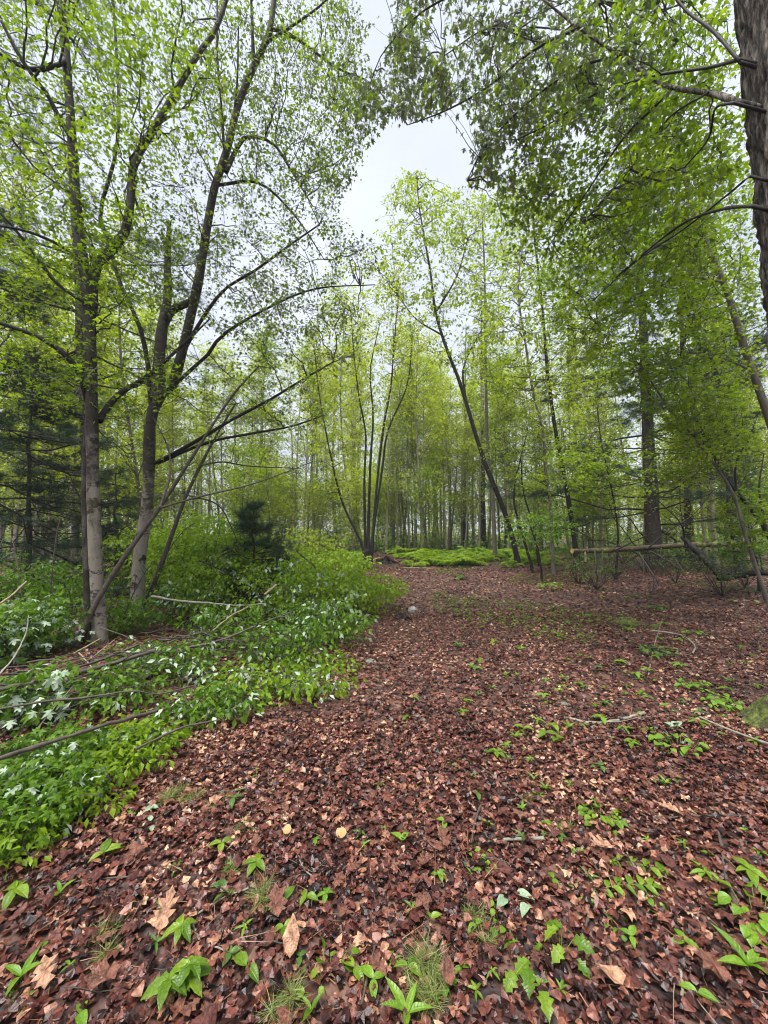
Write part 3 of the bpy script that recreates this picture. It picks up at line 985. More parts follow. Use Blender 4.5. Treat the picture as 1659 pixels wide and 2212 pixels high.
YA = 5.0
A1 = ppath([(216, 1400), (212, 1300), (206, 1200), (201, 1050), (199, 940), (197, 800), (188, 640), (166, 450), (152, 250), (141, 100), (126, -60), (120, -250)], YA, 4.9, 40)
A2 = ppath([(192, 1392), (188, 1200), (185, 1090), (186, 1000), (192, 900)], 5.02, 5.0, 20)
A3 = ppath([(198, 700), (208, 575), (262, 520), (281, 450), (290, 350), (325, 290), (370, 215), (425, 120), (465, 65), (500, -40), (540, -200)], 4.98, 5.6, 26)
limbsA = [
    (A3, px2r(21, YA), px2r(8, YA), 'bark_mossy'),
    (ppath([(214, 910), (232, 880), (262, 848), (320, 812), (400, 740), (452, 690)], 5, 5.7, 14), px2r(15, 5), px2r(4, 5), 'bark_dark'),
    (ppath([(190, 868), (180, 830), (162, 790), (118, 748), (65, 720), (-20, 690), (-120, 640)], 5, 4.4, 14), px2r(14, 5), px2r(5, 5), 'bark_dark'),
    (ppath([(140, 130), (125, 140), (70, 150), (20, 130), (-70, 60)], 4.9, 4.4, 12), px2r(12, 5), px2r(4, 5), 'bark_dark'),
    (ppath([(155, 300), (135, 270), (100, 200), (60, 150), (10, 60), (-40, -60)], 4.9, 4.3, 12), px2r(11, 5), px2r(4, 5), 'bark_dark'),
    (ppath([(180, 560), (110, 520), (40, 495), (-60, 480)], 4.9, 4.3, 12), px2r(8, 5), px2r(3, 5), 'bark_dark'),
    (ppath([(193, 660), (120, 610), (60, 530), (0, 460), (-90, 390)], 4.9, 4.3, 12), px2r(8, 5), px2r(3, 5), 'bark_dark'),
]
crownA = dict(targets=ellipse_targets([(120, 120, 260, 190, 3.6, 6.5, 1.6), (90, 420, 220, 170, 3.8, 6.5, 1.1), (330, 200, 170, 190, 4, 6.5, 1.3), (90, 640, 220, 130, 4, 6, .8),
                                       (250, 560, 170, 120, 4.2, 6, .8), (240, 830, 150, 90, 4.2, 6, .5), (200, -160, 400, 170, 3.6, 6.5, 1.2), (60, 800, 140, 90, 4, 6, .4)]),
              counts=(80, 420, 1900), radii=(.012, .005, .0026), leaf=None, tmpl=MAPLE3, leafn=(0, 3, 8), size=.060, droop=.35, layer=.42, mats=('twig', 'leaf_near', 'leaf_dark'), pale=.4, gap=gap_sky)
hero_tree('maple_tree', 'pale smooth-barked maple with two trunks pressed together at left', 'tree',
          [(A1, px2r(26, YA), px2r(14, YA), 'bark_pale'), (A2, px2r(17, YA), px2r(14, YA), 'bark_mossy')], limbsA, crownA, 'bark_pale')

YB = 6.3
B1 = ppath([(296, 1352), (299, 1237), (307, 1162), (319, 1087), (322, 987), (326, 902), (347, 855), (370, 837), (392, 765), (408, 700), (430, 600), (450, 475), (465, 400),
            (490, 325), (515, 225), (550, 140), (580, 75), (592, 0), (610, -200)], YB, 6.2, 48)
limbsB = [
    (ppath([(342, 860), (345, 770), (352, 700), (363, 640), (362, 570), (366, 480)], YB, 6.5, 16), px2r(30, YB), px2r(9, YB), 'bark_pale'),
    (ppath([(352, 700), (370, 672), (392, 660), (412, 652)], 6.4, 6.25, 8), px2r(22, YB), px2r(14, YB), 'bark_mossy'),
    (ppath([(326, 880), (320, 790), (300, 700), (262, 620), (235, 525), (216, 460), (246, 350), (257, 250), (251, 100), (240, -60)], YB, 6.0, 24), px2r(10, YB), px2r(5, YB), 'bark_dark'),
    (ppath([(488, 372), (510, 325), (535, 295), (590, 310), (630, 370), (675, 445)], 6.25, 6.6, 14), px2r(11, YB), px2r(3, YB), None),
    (ppath([(484, 335), (480, 250), (470, 130), (469, -30)], 6.25, 6.0, 12), px2r(6, YB), px2r(3, YB), 'bark_dark'),
    (ppath([(500, 290), (512, 180), (515, 60)], 6.25, 6.0, 10), px2r(6, YB), px2r(3, YB), 'bark_dark'),
    (ppath([(584, 62), (620, 72), (665, 100), (725, 145), (790, 172)], 6.2, 6.4, 12), px2r(8, YB), px2r(3, YB), None),
    (ppath([(578, 90), (640, 50), (700, 5), (760, -60)], 6.2, 6.2, 10), px2r(7, YB), px2r(3, YB), 'bark_dark'),
    (ppath([(548, 150), (545, 60), (540, -60)], 6.2, 6.0, 10), px2r(9, YB), px2r(4, YB), 'bark_dark'),
    (ppath([(333, 1000), (350, 993), (425, 952), (500, 907), (585, 862), (650, 822), (720, 782)], YB, 5.6, 16), px2r(10, YB), px2r(3, YB), 'bark_dark'),
    (ppath([(340, 1000), (445, 957), (540, 937), (625, 922), (700, 897)], YB, 5.8, 14), px2r(8, YB), px2r(3, YB), 'bark_dark'),
    (ppath([(385, 790), (415, 725), (480, 630), (550, 585), (625, 530), (690, 485)], YB, 6.0, 14), px2r(9, YB), px2r(3, YB), 'bark_dark'),
    (ppath([(450, 765), (480, 725), (560, 675), (675, 625), (810, 615)], 6.25, 6.0, 14), px2r(7, YB), px2r(2, YB), 'bark_dark'),
    (ppath([(372, 836), (450, 765)], 6.25, 6.25, 5), px2r(8, YB), px2r(7, YB), 'bark_dark'),
    (ppath([(470, 400), (560, 395), (640, 470), (700, 560)], 6.25, 6.6, 12), px2r(7, YB), px2r(2, YB), 'bark_dark'),
]
crownB = dict(targets=ellipse_targets([(520, 130, 170, 170, 5, 7.5, 1.4), (640, 230, 150, 190, 5.2, 7.5, 1.6), (640, 420, 130, 120, 5.4, 7.5, 1.0), (420, 420, 150, 130, 5, 7.5, .9), (480, 600, 180, 120, 5, 7.2, 1.3),
                                       (630, 640, 120, 100, 5.2, 7.2, .9), (520, 780, 190, 90, 5, 7.2, .9), (730, 120, 60, 140, 5, 7.5, .7), (735, 330, 55, 120, 5.2, 7.5, .5), (770, 540, 70, 70, 5.4, 7.2, .35), (600, -160, 260, 160, 5, 7.5, 1.0), (640, 900, 90, 50, 5, 6.5, .25), (720, 720, 80, 90, 5.2, 7, .35)]),
              counts=(110, 560, 2500), radii=(.011, .005, .0025), leaf=None, tmpl=MAPLE3, leafn=(0, 3, 8), size=.055, droop=.5, layer=.4, mats=('twig', 'leaf_sky', 'leaf_near'), gap=gap_sky, pale=.45)
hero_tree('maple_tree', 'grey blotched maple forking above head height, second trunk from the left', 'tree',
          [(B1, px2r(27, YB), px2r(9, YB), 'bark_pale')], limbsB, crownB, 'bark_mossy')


def bare_shrub(name, label, lines, Y0, Y1, mk, twigs=None, crown=None):
    P0 = ppath(lines[0][0], Y0, Y1, 14)
    base = P0[0].copy(); base[2] = float(height(base[0], base[1])) - .02
    root = thing(name, label, 'shrub', base)
    sk = []
    for i, (pts, d0, d1) in enumerate(lines):
        P = ppath(pts, Y0, Y1, 18)
        a = Acc(); stem_tube(a, P, px2r(d0, Y0), px2r(d1, Y0), 7)
        a.build('stem', M[mk], root, origin=base)
        sk.append(P)
    if crown:
        crown = dict(crown); mats = crown.pop('mats')
        a = Acc()
        grow(a, np.vstack(sk), **crown)
        a.build('foliage', [M[k] for k in mats], root, smooth=False, origin=base, kind='stuff')
    return root


bare_shrub('leaning_shrub', 'long bare grey-green stem leaning across the pale double trunk', [([(163, 1400), (210, 1297), (280, 1187), (345, 1097), (425, 972), (500, 857), (560, 790)], 13, 4),
           ([(346, 1096), (368, 1020), (360, 960), (330, 900)], 6, 2), ([(345, 1097), (435, 1072), (540, 1047), (625, 1017), (675, 997)], 5, 2)], 4.8, 5.6, 'stick',
           crown=dict(targets=ellipse_targets([(520, 850, 130, 70, 5.2, 6, 1), (420, 1000, 110, 90, 5, 6, .8), (600, 1010, 80, 40, 5, 6, .2)]), counts=(16, 60, 90), radii=(.006, .003, .002), leaf=None, tmpl=MAPLE3, leafn=(0, 0, 3),
                      size=.06, mats=('twig', 'leaf_near')))
bare_shrub('leaning_shrub', 'bare dark stem leaning right from behind the second pale trunk', [([(318, 1300), (360, 1187), (400, 1077), (435, 1002), (475, 927), (510, 870)], 11, 4),
           ([(430, 1007), (480, 998), (540, 1007), (650, 1012)], 4, 2), ([(405, 1070), (470, 1090), (500, 1140), (525, 1200)], 4, 2)], 6.5, 6.8, 'stick',
           crown=dict(targets=ellipse_targets([(470, 930, 90, 80, 6.3, 7.2, 1), (540, 1020, 80, 50, 6.2, 7, .5)]), counts=(12, 50, 60), radii=(.006, .003, .002), leaf=None, tmpl=MAPLE3, leafn=(0, 0, 3), size=.06,
                      mats=('twig', 'leaf_near')))

# ------------------------------------------------------------------ middle distance
YC = 15.5
bc = [((785, 1228), 8), ((792, 1228), 10), ((803, 1228), 9), ((797, 1228), 7)]
lines = [([(794, 1234), (793, 1210), (793, 1186)], 21, 15),
         ([(785, 1228), (783, 1180), (740, 1087), (715, 987), (700, 912), (688, 840), (680, 760)], 6, 2),
         ([(791, 1228), (789, 1180), (787, 1037), (790, 937), (776, 862), (765, 770), (758, 680)], 7, 2),
         ([(801, 1228), (804, 1180), (815, 1037), (829, 920), (845, 830), (851, 740), (862, 640)], 7, 2),
         ([(797, 1228), (806, 1150), (826, 1010), (838, 930), (880, 830), (890, 730)], 7, 2),
         ([(794, 1228), (796, 1130), (800, 1000), (806, 900), (800, 800), (820, 700)], 8, 2)]
bare_shrub('witch_hazel', 'dark multi-stemmed clump fanning out from one base at the end of the path', lines, YC, YC, 'bark_dark',
           crown=dict(targets=ellipse_targets([(790, 740, 130, 130, 14, 17.5, 1), (730, 880, 90, 120, 14, 17.5, .7), (850, 820, 80, 110, 14, 17, .6), (720, 1000, 50, 90, 14.5, 17, .5), (790, 620, 100, 80, 14.5, 17, .6)]),
                      counts=(60, 260, 900), radii=(.014, .008, .005), leaf=None, tmpl=RHOMB, leafn=(0, 2, 6), size=.12, mats=('bark_dark', 'leaf_far')))

YD = 17
D1 = ppath([(1122, 1226), (1101, 1140), (1078, 1075), (1050, 1007), (1028, 940), (1006, 867), (990, 817), (968, 762), (952, 715), (940, 670), (930, 590), (919, 525), (906, 450), (900, 385)], YD, YD, 32)
hero_tree('leaning_tree', 'slim black tree leaning left over the edge of the ferns', 'tree',
          [(D1, px2r(12, YD), px2r(2.5, YD), 'bark_dark')],
          [(ppath([(1008, 870), (1000, 800), (1025, 740), (1060, 680)], YD, YD, 10), px2r(5, YD), px2r(2, YD), None),
           (ppath([(952, 722), (900, 690), (860, 640)], YD, YD, 10), px2r(4, YD), px2r(2, YD), None),
           (ppath([(938, 680), (985, 600), (1010, 520)], YD, YD, 10), px2r(5, YD), px2r(2, YD), None)],
          dict(targets=ellipse_targets([(905, 470, 90, 90, 15, 19, 1.0), (950, 580, 130, 90, 15, 19, 1.1), (890, 410, 45, 45, 15.5, 18.5, .25), (990, 700, 110, 90, 15, 19, .8), (860, 640, 80, 80, 15, 19, .5), (985, 470, 70, 80, 15, 19, .5)]),
               counts=(60, 260, 760), radii=(.02, .009, .006), leaf=None, tmpl=RHOMB, leafn=(0, 2, 6), size=.15, mats=('bark_dark', 'leaf_yellow')), 'bark_dark')


def slender(label, pts, Y, d0, d1, mk, ells, counts, size=.13, mats=('twig', 'leaf_yellow'), leafn=(0, 2, 6), limbs=(), layer=.5, tm=RHOMB, name='slender_tree', Y1=None):
    P = ppath(pts, Y, Y1 or Y, 26)
    P[0, 2] = min(P[0, 2], float(height(P[0, 0], P[0, 1])))
    hero_tree(name, label, 'tree', [(P, px2r(d0, Y), px2r(d1, Y), mk)], [(ppath(l[0], Y, l[3] if len(l) > 3 else Y, 12), px2r(l[1], Y), px2r(l[2], Y), None) for l in limbs],
              dict(targets=ellipse_targets(ells), counts=counts, radii=(.016, .008, .005) if Y > 12 else (.010, .006, .004), leaf=None, tmpl=tm, leafn=leafn, size=size, mats=mats, layer=layer), mk)


slender('slender grey tree standing in the ferns left of the leaning black tree', [(1070, 1212), (1065, 1087), (1057, 1012), (1052, 937), (1049, 787), (1047, 600), (1042, 470)], 20, 9, 3, 'bark_grey',
        [(1050, 560, 90, 130, 18, 22, 1), (1050, 780, 80, 80, 18, 22, .4), (1060, 450, 60, 70, 18, 22, .4)], (40, 160, 420), .16)
slender('slim curving tree right of the leaning black tree', [(1195, 1215), (1190, 1100), (1178, 1010), (1172, 930), (1150, 840), (1135, 740), (1120, 640), (1124, 560)], 14, 7, 3, 'bark_grey',
        [(1130, 640, 110, 110, 12.5, 16, 1), (1090, 760, 90, 90, 12.5, 16, .8), (1150, 850, 90, 80, 12.5, 16, .6), (1170, 1010, 80, 70, 13, 15, .35)], (50, 220, 620), .14)
slender('dark forked sapling beside the cut end of the fallen log', [(1246, 1232), (1240, 1160), (1225, 1062), (1206, 962), (1197, 912), (1181, 787), (1174, 690), (1160, 560), (1150, 460)], 15, 11, 3, 'bark_dark',
        [(1180, 560, 120, 130, 13.5, 17, 1.2), (1250, 760, 90, 100, 13, 16, .8), (1150, 450, 80, 80, 14, 17, .5), (1270, 950, 90, 70, 12.5, 16, .6)], (50, 220, 640), .15)
slender('thin double-stemmed dark sapling at the right edge of the ferns', [(1150, 1226), (1130, 1160), (1110, 1080), (1120, 1010), (1140, 930)], 15, 6, 2, 'bark_dark',
        [(1120, 960, 80, 70, 14, 16.5, 1), (1150, 1140, 70, 40, 13, 15, .5)], (20, 70, 170), .12, limbs=[([(1165, 1224), (1150, 1130), (1130, 1060), (1125, 980)], 5, 2)])
slender('low pale-leaved sapling in front of the leaning black tree', [(1170, 1236), (1163, 1190), (1150, 1150), (1140, 1120)], 12, 4, 2, 'bark_dark',
        [(1160, 1145, 70, 32, 11, 13, 1), (1200, 1120, 50, 30, 11, 13, .5)], (14, 50, 120), .12, mats=('twig', 'leaf_shrub'), layer=.25)

# right side understorey
slender('tall grey leaning tree with layered leaves in front of the big rough trunk', [(1790, 1330), (1730, 1120), (1660, 900), (1612, 762), (1560, 600), (1505, 480), (1470, 330), (1440, 150)], 7.2, 19, 6, 'bark_grey',
        [(1480, 420, 170, 120, 5.5, 8.5, 1.1), (1350, 560, 160, 120, 6, 8.5, 1.1), (1500, 620, 140, 110, 5.5, 8.5, .9), (1380, 720, 150, 100, 6, 8.5, .8), (1540, 800, 110, 90, 5.5, 8, .5), (1250, 640, 100, 110, 6.5, 9, .6)],
        (70, 320, 1400), .085, ('twig', 'leaf_near'), leafn=(0, 4, 7), tm=MAPLE3,
        limbs=[([(1565, 610), (1480, 600), (1380, 640), (1290, 700)], 6, 2), ([(1520, 510), (1420, 480), (1320, 500), (1230, 540)], 6, 2), ([(1625, 800), (1540, 770), (1450, 790)], 6, 2)], layer=.38)
slender('bent pale sapling rising at the right edge of the leaf litter', [(1660, 1306), (1612, 1162), (1581, 1062), (1506, 952), (1450, 887), (1390, 800), (1340, 740)], 8.2, 8, 3, 'bark_grey',
        [(1480, 850, 120, 80, 7, 9, 1), (1360, 790, 80, 60, 7.5, 9.5, .4), (1540, 930, 90, 60, 7, 9, .5)], (40, 150, 420), .10, ('twig', 'leaf_near'), leafn=(0, 3, 7), tm=MAPLE3, layer=.3)
slender('crooked dark sapling arching over the fallen log', [(1700, 1240), (1650, 1137), (1605, 1080), (1566, 1030), (1530, 960), (1495, 890), (1440, 830)], 9.0, 10, 3, 'bark_dark',
        [(1500, 980, 120, 70, 8, 10, 1), (1590, 900, 90, 70, 8, 10, .6), (1620, 1120, 60, 60, 8, 9.5, .6)], (30, 120, 340), .10, ('twig', 'leaf_near'), leafn=(0, 3, 7), tm=MAPLE3, layer=.3,
        limbs=[([(1590, 1060), (1590, 1000), (1620, 940), (1650, 860)], 5, 2), ([(1655, 1140), (1640, 1060), (1650, 980)], 6, 2)])
slender('low leafy sapling at the far right behind the fallen log', [(1640, 1240), (1625, 1180), (1600, 1130)], 9.8, 6, 2, 'bark_dark', [(1600, 1170, 70, 50, 8.8, 10.5, 1), (1640, 1070, 50, 50, 9, 10.5, .5)], (16, 60, 170), .10,
        ('twig', 'leaf_shrub'), leafn=(0, 3, 6), tm=MAPLE3, layer=.25)
slender('leafy understorey maple in front of the large pine', [(1330, 1245), (1335, 1150), (1320, 1050), (1300, 960), (1290, 880)], 12, 5, 2, 'bark_dark',
        [(1340, 1030, 120, 60, 11, 13.5, .8), (1260, 1010, 90, 60, 11, 13, .6)], (30, 100, 260), .12, ('twig', 'leaf_near'), leafn=(0, 3, 6), layer=.35)
slender('grey forest tree with a crooked bough right of the pines', [(1600, 1225), (1580, 1100), (1570, 950), (1545, 800), (1500, 720), (1470, 600)], 14, 17, 6, 'bark_dark',
        [(1530, 560, 130, 120, 12, 16, 1), (1440, 450, 120, 120, 12, 16, .8), (1600, 700, 80, 100, 12, 15, .6)], (50, 200, 600), .15, ('twig', 'leaf_dark'), leafn=(0, 3, 6), layer=.5)


# ------------------------------------------------------------------ the big rough trunk at the right
def big_tree():
    zs = np.concatenate([np.linspace(-.15, .8, 40), np.linspace(.85, 7.5, 150)])
    cxs = np.interp(zs, [0, .5, 1.5, 2.6, 3.7, 5.35, 7.5], [3.17, 3.30, 3.36, 3.30, 3.24, 3.155, 3.07])
    rad = np.interp(zs, [0, 1.5, 3.7, 5.35, 7.5], [.29, .275, .265, .26, .24])
    yc = 2.8
    S = 110
    th = np.arange(S) * 2 * PI / S
    T, Z = np.meshgrid(th, zs)
    ridge = np.abs(np.sin(T * 9 + 1.1 * np.sin(Z * 3.1) + .9 * np.sin(Z * 7.3 + T * 2))) ** .6 * (.6 + .4 * np.sin(Z * 11 + 3 * np.sin(T * 5)) * np.sin(T * 13))
    ridge += .35 * np.abs(np.sin(T * 21 + 1.5 * np.sin(Z * 5.1 + T)))
    flare = 1 + .72 * np.exp(-np.clip(Z, 0, 9) / .16) * (1 + .35 * np.cos(T * 5 + .8))
    R = np.interp(Z, zs, rad) * flare + .046 * (ridge - .5) + .006 * RNG.normal(size=T.shape) + .03 * np.exp(-Z.clip(0) / .25) * np.sin(T * 7 + 2 * np.sin(Z * 14)) * np.sin(Z * 19 + T * 3)
    V = np.stack([np.interp(Z, zs, cxs) + R * np.cos(T), yc + R * np.sin(T), Z], -1)
    base = np.array([3.17, yc, float(height(3.17, yc))])
    root = thing('oak_tree', 'big rough grey trunk cut off by the right edge with a mossy foot', 'tree', base)
    i, j = np.meshgrid(np.arange(S), np.arange(len(zs) - 1))
    f = np.stack([j * S + i, j * S + (i + 1) % S, (j + 1) * S + (i + 1) % S, (j + 1) * S + i], -1).reshape(-1, 4)
    split = (zs[f[:, 0] // S] > .42)
    Vf = V.reshape(-1, 3)
    for nm, sel, mk in (('trunk', split, 'bark_oak'), ('mossy_foot', ~split, 'bark_moss')):
        a = Acc(); a.add(Vf, f[sel])
        o = a.build(nm, M[mk], root, origin=base)
        bm_clean(o)
    L = [([(1600, 222), (1560, 208), (1529, 200), (1454, 190), (1404, 168), (1340, 120), (1250, 60), (1150, -20)], 2.8, 4.2, 14, 4),
         ([(1600, 128), (1529, 146), (1429, 160), (1354, 180), (1280, 205), (1200, 260), (1120, 300)], 2.8, 4.8, 8, 3),
         ([(1600, 135), (1540, 66), (1480, 20), (1420, -60)], 2.8, 3.6, 8, 4),
         ([(1585, 222), (1545, 235), (1530, 300), (1480, 360)], 2.75, 3.4, 7, 3),
         ([(1625, 445), (1560, 452), (1480, 480), (1400, 540), (1330, 600)], 2.8, 4.4, 9, 3),
         ([(1620, 380), (1560, 430), (1470, 500), (1380, 560), (1280, 650)], 2.8, 4.8, 6, 2),
         ([(1430, 215), (1354, 290), (1304, 360), (1254, 435), (1179, 540)], 3.6, 5.2, 6, 2),
         ([(1530, 200), (1440, 260), (1350, 380), (1260, 480)], 3.1, 5.0, 5, 2),
         ([(1250, 60), (1150, 110), (1050, 190), (960, 240), (880, 270)], 4.0, 5.2, 7, 2),
         ([(1340, 120), (1240, 150), (1120, 240), (1040, 330), (1010, 390)], 3.8, 5.4, 6, 2),
         ([(1150, -20), (1040, -30), (920, 20), (830, 110), (800, 180)], 4.2, 5.2, 6, 2),
         ([(1290, 0), (1180, 90), (1060, 60), (960, 120)], 4.0, 5.2, 5, 2)]
    sk = []
    for pts, y0, y1, d0, d1 in L:
        P = ppath(pts, y0, y1, 18)
        if pts[0][0] >= 1580:
            P = np.vstack([P[0] + np.array([.26, .02, -.05]), P])
        a = Acc(); stem_tube(a, P, px2r(d0, y0), px2r(d1, y1), 7)
        a.build('limb', M['bark_oak' if d0 > 10 else 'bark_dark'], root, origin=base)
        sk.append(P)
    sk = np.vstack(sk)
    a = Acc()
    # high sprays over the clearing
    grow(a, sk, ellipse_targets([(860, 200, 100, 120, 4.4, 6, 1.35), (880, 40, 100, 90, 4.4, 6, .8), (1040, 170, 110, 150, 4.2, 6, 1.2), (1180, 130, 130, 150, 4.0, 6, 1.1), (1025, 340, 50, 65, 4.6, 5.8, .25), (1120, 310, 100, 100, 4.6, 6, .55),
                                 (1000, -130, 260, 120, 4, 6, 1.0), (1330, 130, 140, 150, 3.6, 5.5, 1.0)]),
         counts=(80, 400, 1500), radii=(.009, .005, .0025), leaf=None, tmpl=MAPLE, leafn=(0, 3, 6), size=.072, droop=1.15, flat=.6, twig_mi=0, leaf_mi=1, pale=.22, pale_mi=2, gap=gap_sky, spread=.06)
    grow(a, sk, ellipse_targets([(1450, 100, 170, 150, 3.3, 5.5, 1.0), (1300, 330, 170, 130, 4.2, 6.2, 1.3), (1480, 310, 130, 130, 3.4, 5.5, 1.0), (1250, 470, 150, 110, 4.8, 6.5, .8), (1160, 430, 100, 80, 5, 6.5, .35), (1420, 520, 150, 100, 4.2, 6, .7)]),
         counts=(70, 320, 1250), radii=(.009, .005, .0025), leaf=None, tmpl=MAPLE3, leafn=(0, 4, 7), size=.070, droop=.6, flat=.5, twig_mi=0, leaf_mi=3, pale=.5, pale_mi=2, gap=gap_sky, spread=.06, layer=.35)
    a.build('crown', [M['twig'], M['leaf_sky'], M['leaf_near'], M['leaf_dark']], root, smooth=False, origin=base, kind='stuff')
    return root


def bm_clean(o):
    """drop loose vertices left by splitting the trunk"""
    import bmesh
    bm = bmesh.new(); bm.from_mesh(o.data)
    bmesh.ops.delete(bm, geom=[v for v in bm.verts if not v.link_faces], context='VERTS')
    bm.to_mesh(o.data); bm.free()


big_tree()


# ------------------------------------------------------------------ fallen log and what props it
def log_tube(P, r0, r1, s=14, rough=.05):
    K = len(P)
    r = np.linspace(r0, r1, K) * (1 + rough * RNG.normal(size=K))
    return tubes(P, r, s)


def cut_face(P, r, s=14, off=.003):
    T = unit(P[0] - P[1])
    N = unit(np.cross(T, [.31, .9, .12])); B = np.cross(T, N)
    c = P[0] + T * off
    a = np.arange(s) * 2 * PI / s
    V = [c] + [c + r * (math.cos(x) * N + math.sin(x) * B) for x in a]
    return np.array(V), np.array([[0, i + 1, (i + 1) % s + 1] for i in range(s)])


YL = 11.0
LP = ppath([(1236, 1190), (1280, 1190), (1330, 1188), (1430, 1181), (1500, 1177), (1560, 1176), (1610, 1172)], YL, 12.0, 30)
root = thing('fallen_log', 'fallen log with a pale sawn end, propped level above the leaf litter', 'log', LP[0] * [1, 1, 0])
a = Acc(); a.add(*log_tube(LP, .066, .095, rough=.07)); a.build('log_body', M['log'], root, origin=LP[0] * [1, 1, 0])
a = Acc(); a.add(*cut_face(LP, .071)); a.build('sawn_end', M['cut'], root, origin=LP[0] * [1, 1, 0])
a = Acc(); a.add(*tubes(ppath([(1264, 1192), (1265, 1202), (1265, 1214)], 10.95, 10.9, 5), [.028] * 5, 7)); a.build('broken_branch', M['stick_bare'], root, origin=LP[0] * [1, 1, 0])
for pts in ([(1400, 1184), (1440, 1150), (1500, 1110), (1540, 1060)], [(1330, 1188), (1390, 1160), (1440, 1140)], [(1480, 1178), (1470, 1130), (1420, 1080)], [(1360, 1186), (1400, 1215), (1425, 1270)]):
    a = Acc(); stem_tube(a, ppath(pts, 11.2, 10.8, 10), .022, .008, 6); a.build('branch', M['bark_dark'], root, origin=LP[0] * [1, 1, 0])


def ground_branch(name, label, pts, Ys, d0, d1, mk, cat='branch', twig=0, group=None, lift=None, cut=False):
    W = []
    for (dx, dy), Y in zip(pts, Ys if hasattr(Ys, '__len__') else [Ys] * len(pts)):
        p = gp(dx, dy) if Y is None else pix(dx, dy, Y * (.83 if name in ('cut_pole', 'broken_stick') else 1))
        if Y is None:
            p[2] += (lift or .02)
        W.append(p)
    P = resample(np.array(W), 20)
    o = P[0].copy()
    Ym = float(P[:, 1].mean())
    a = Acc(); stem_tube(a, P + RNG.normal(size=P.shape) * .15 * px2r(d0, Ym), px2r(d0, Ym), px2r(d1, Ym), 8, wob=.13)
    for k in range(twig):
        i = RNG.integers(4, 17)
        d = unit(P[i] - P[i - 1]) * .6 + unit(RNG.normal(size=3) * [1, 1, .4]) * .8
        L = .10 + .2 * RNG.random()
        q = P[i] + d * L * np.linspace(0, 1, 5)[:, None] + RNG.normal(size=(5, 3)) * .006
        q[:, 2] = np.maximum(q[:, 2], height(q[:, 0], q[:, 1]) + .01)
        a.add(*tubes(q, px2r(d0, Ym) * .45 * np.linspace(1, .3, 5), 5))
    if cut:
        root = thing(name, label, cat, o, group)
        a.build('bark', M[mk], root, origin=o)
        c = Acc(); c.add(*cut_face(P, px2r(d0, Ym) * 1.02)); c.build('cut_end', M['cut'], root, origin=o)
        return root
    ob = a.build(name, M[mk], None, origin=o)
    return tag(ob, label, cat, group)


gb = ground_branch
gb('dead_branch', 'thick black branch slanting down from the log to the ground', [(1475, 1160), (1512, 1198), (1550, 1240), (1556, 1252)], [11.2, 10.8, 10.4, 10.3], 11, 12, 'bark_dark', twig=4)
gb('dead_branch', 'black rotten branch lying along the ground at the right edge', [(1556, 1250), (1600, 1243), (1640, 1237), (1690, 1240)], [10.3, 10.2, 10, 9.8], 14, 9, 'root')
gb('bare_shoot', 'bent thin stem under the cut end of the log', [(1239, 1205), (1262, 1250), (1290, 1290)], [10.6, 10, 9.3], 2.5, 1.8, 'twig', 'branch', 3)
gb('bare_shoot', 'upright greenish stem crossing the log near its cut end', [(1285, 1192), (1287, 1235), (1272, 1297)], [10.7, 10.2, 9.2], 3.1, 3.0, 'twig', 'branch', 2)
gb('bare_shoot', 'thin vertical dark stem standing in front of the log', [(1303, 1180), (1300, 1240), (1300, 1298)], [10.6, 10.1, 9.1], 2.2, 1.8, 'twig', 'branch', 3)
gb('bare_shoot', 'pale broken stem leaning against the middle of the log', [(1380, 1194), (1400, 1225), (1432, 1270)], [10.8, 10.4, 9.8], 3.7, 2.4, 'twig', 'branch', 1)
gb('bare_shoot', 'thin dark stem dangling below the middle of the log', [(1389, 1200), (1390, 1240), (1370, 1275)], [10.7, 10.3, 9.8], 2.2, 1.2, 'twig', 'branch', 2)
gb('bare_shoot', 'long thin pale twig leaning beyond the log centre', [(1405, 1190), (1440, 1210), (1480, 1235)], [11.2, 10.9, 10.6], 1.9, 1.2, 'stick', 'branch', 2)
gb('bare_shoot', 'hooked dark stem low in the litter below the log', [(1408, 1290), (1412, 1250), (1395, 1225), (1350, 1200)], [9.2, 9.4, 9.8, 10.4], 2.5, 1.2, 'twig', 'branch', 2)
gb('bare_shoot', 'dark twig slanting right under the log toward the black branch', [(1448, 1195), (1470, 1225), (1488, 1262)], [11, 10.6, 10], 2.2, 1.2, 'twig', 'branch', 2)
gb('bare_shoot', 'long arched dry twig over the log in front of the pine', [(1320, 1190), (1360, 1160), (1400, 1150), (1440, 1165)], [10.5, 10.5, 10.5, 10.5], 1.9, 1.2, 'twig', 'branch', 3)
gb('dead_branch', 'forked grey branch on the litter right of the path', [(1410, 1368), (1470, 1378), (1500, 1400), (1497, 1420)], [None] * 4, 4, 3, 'stick_pale', 'branch', 3, lift=.04)

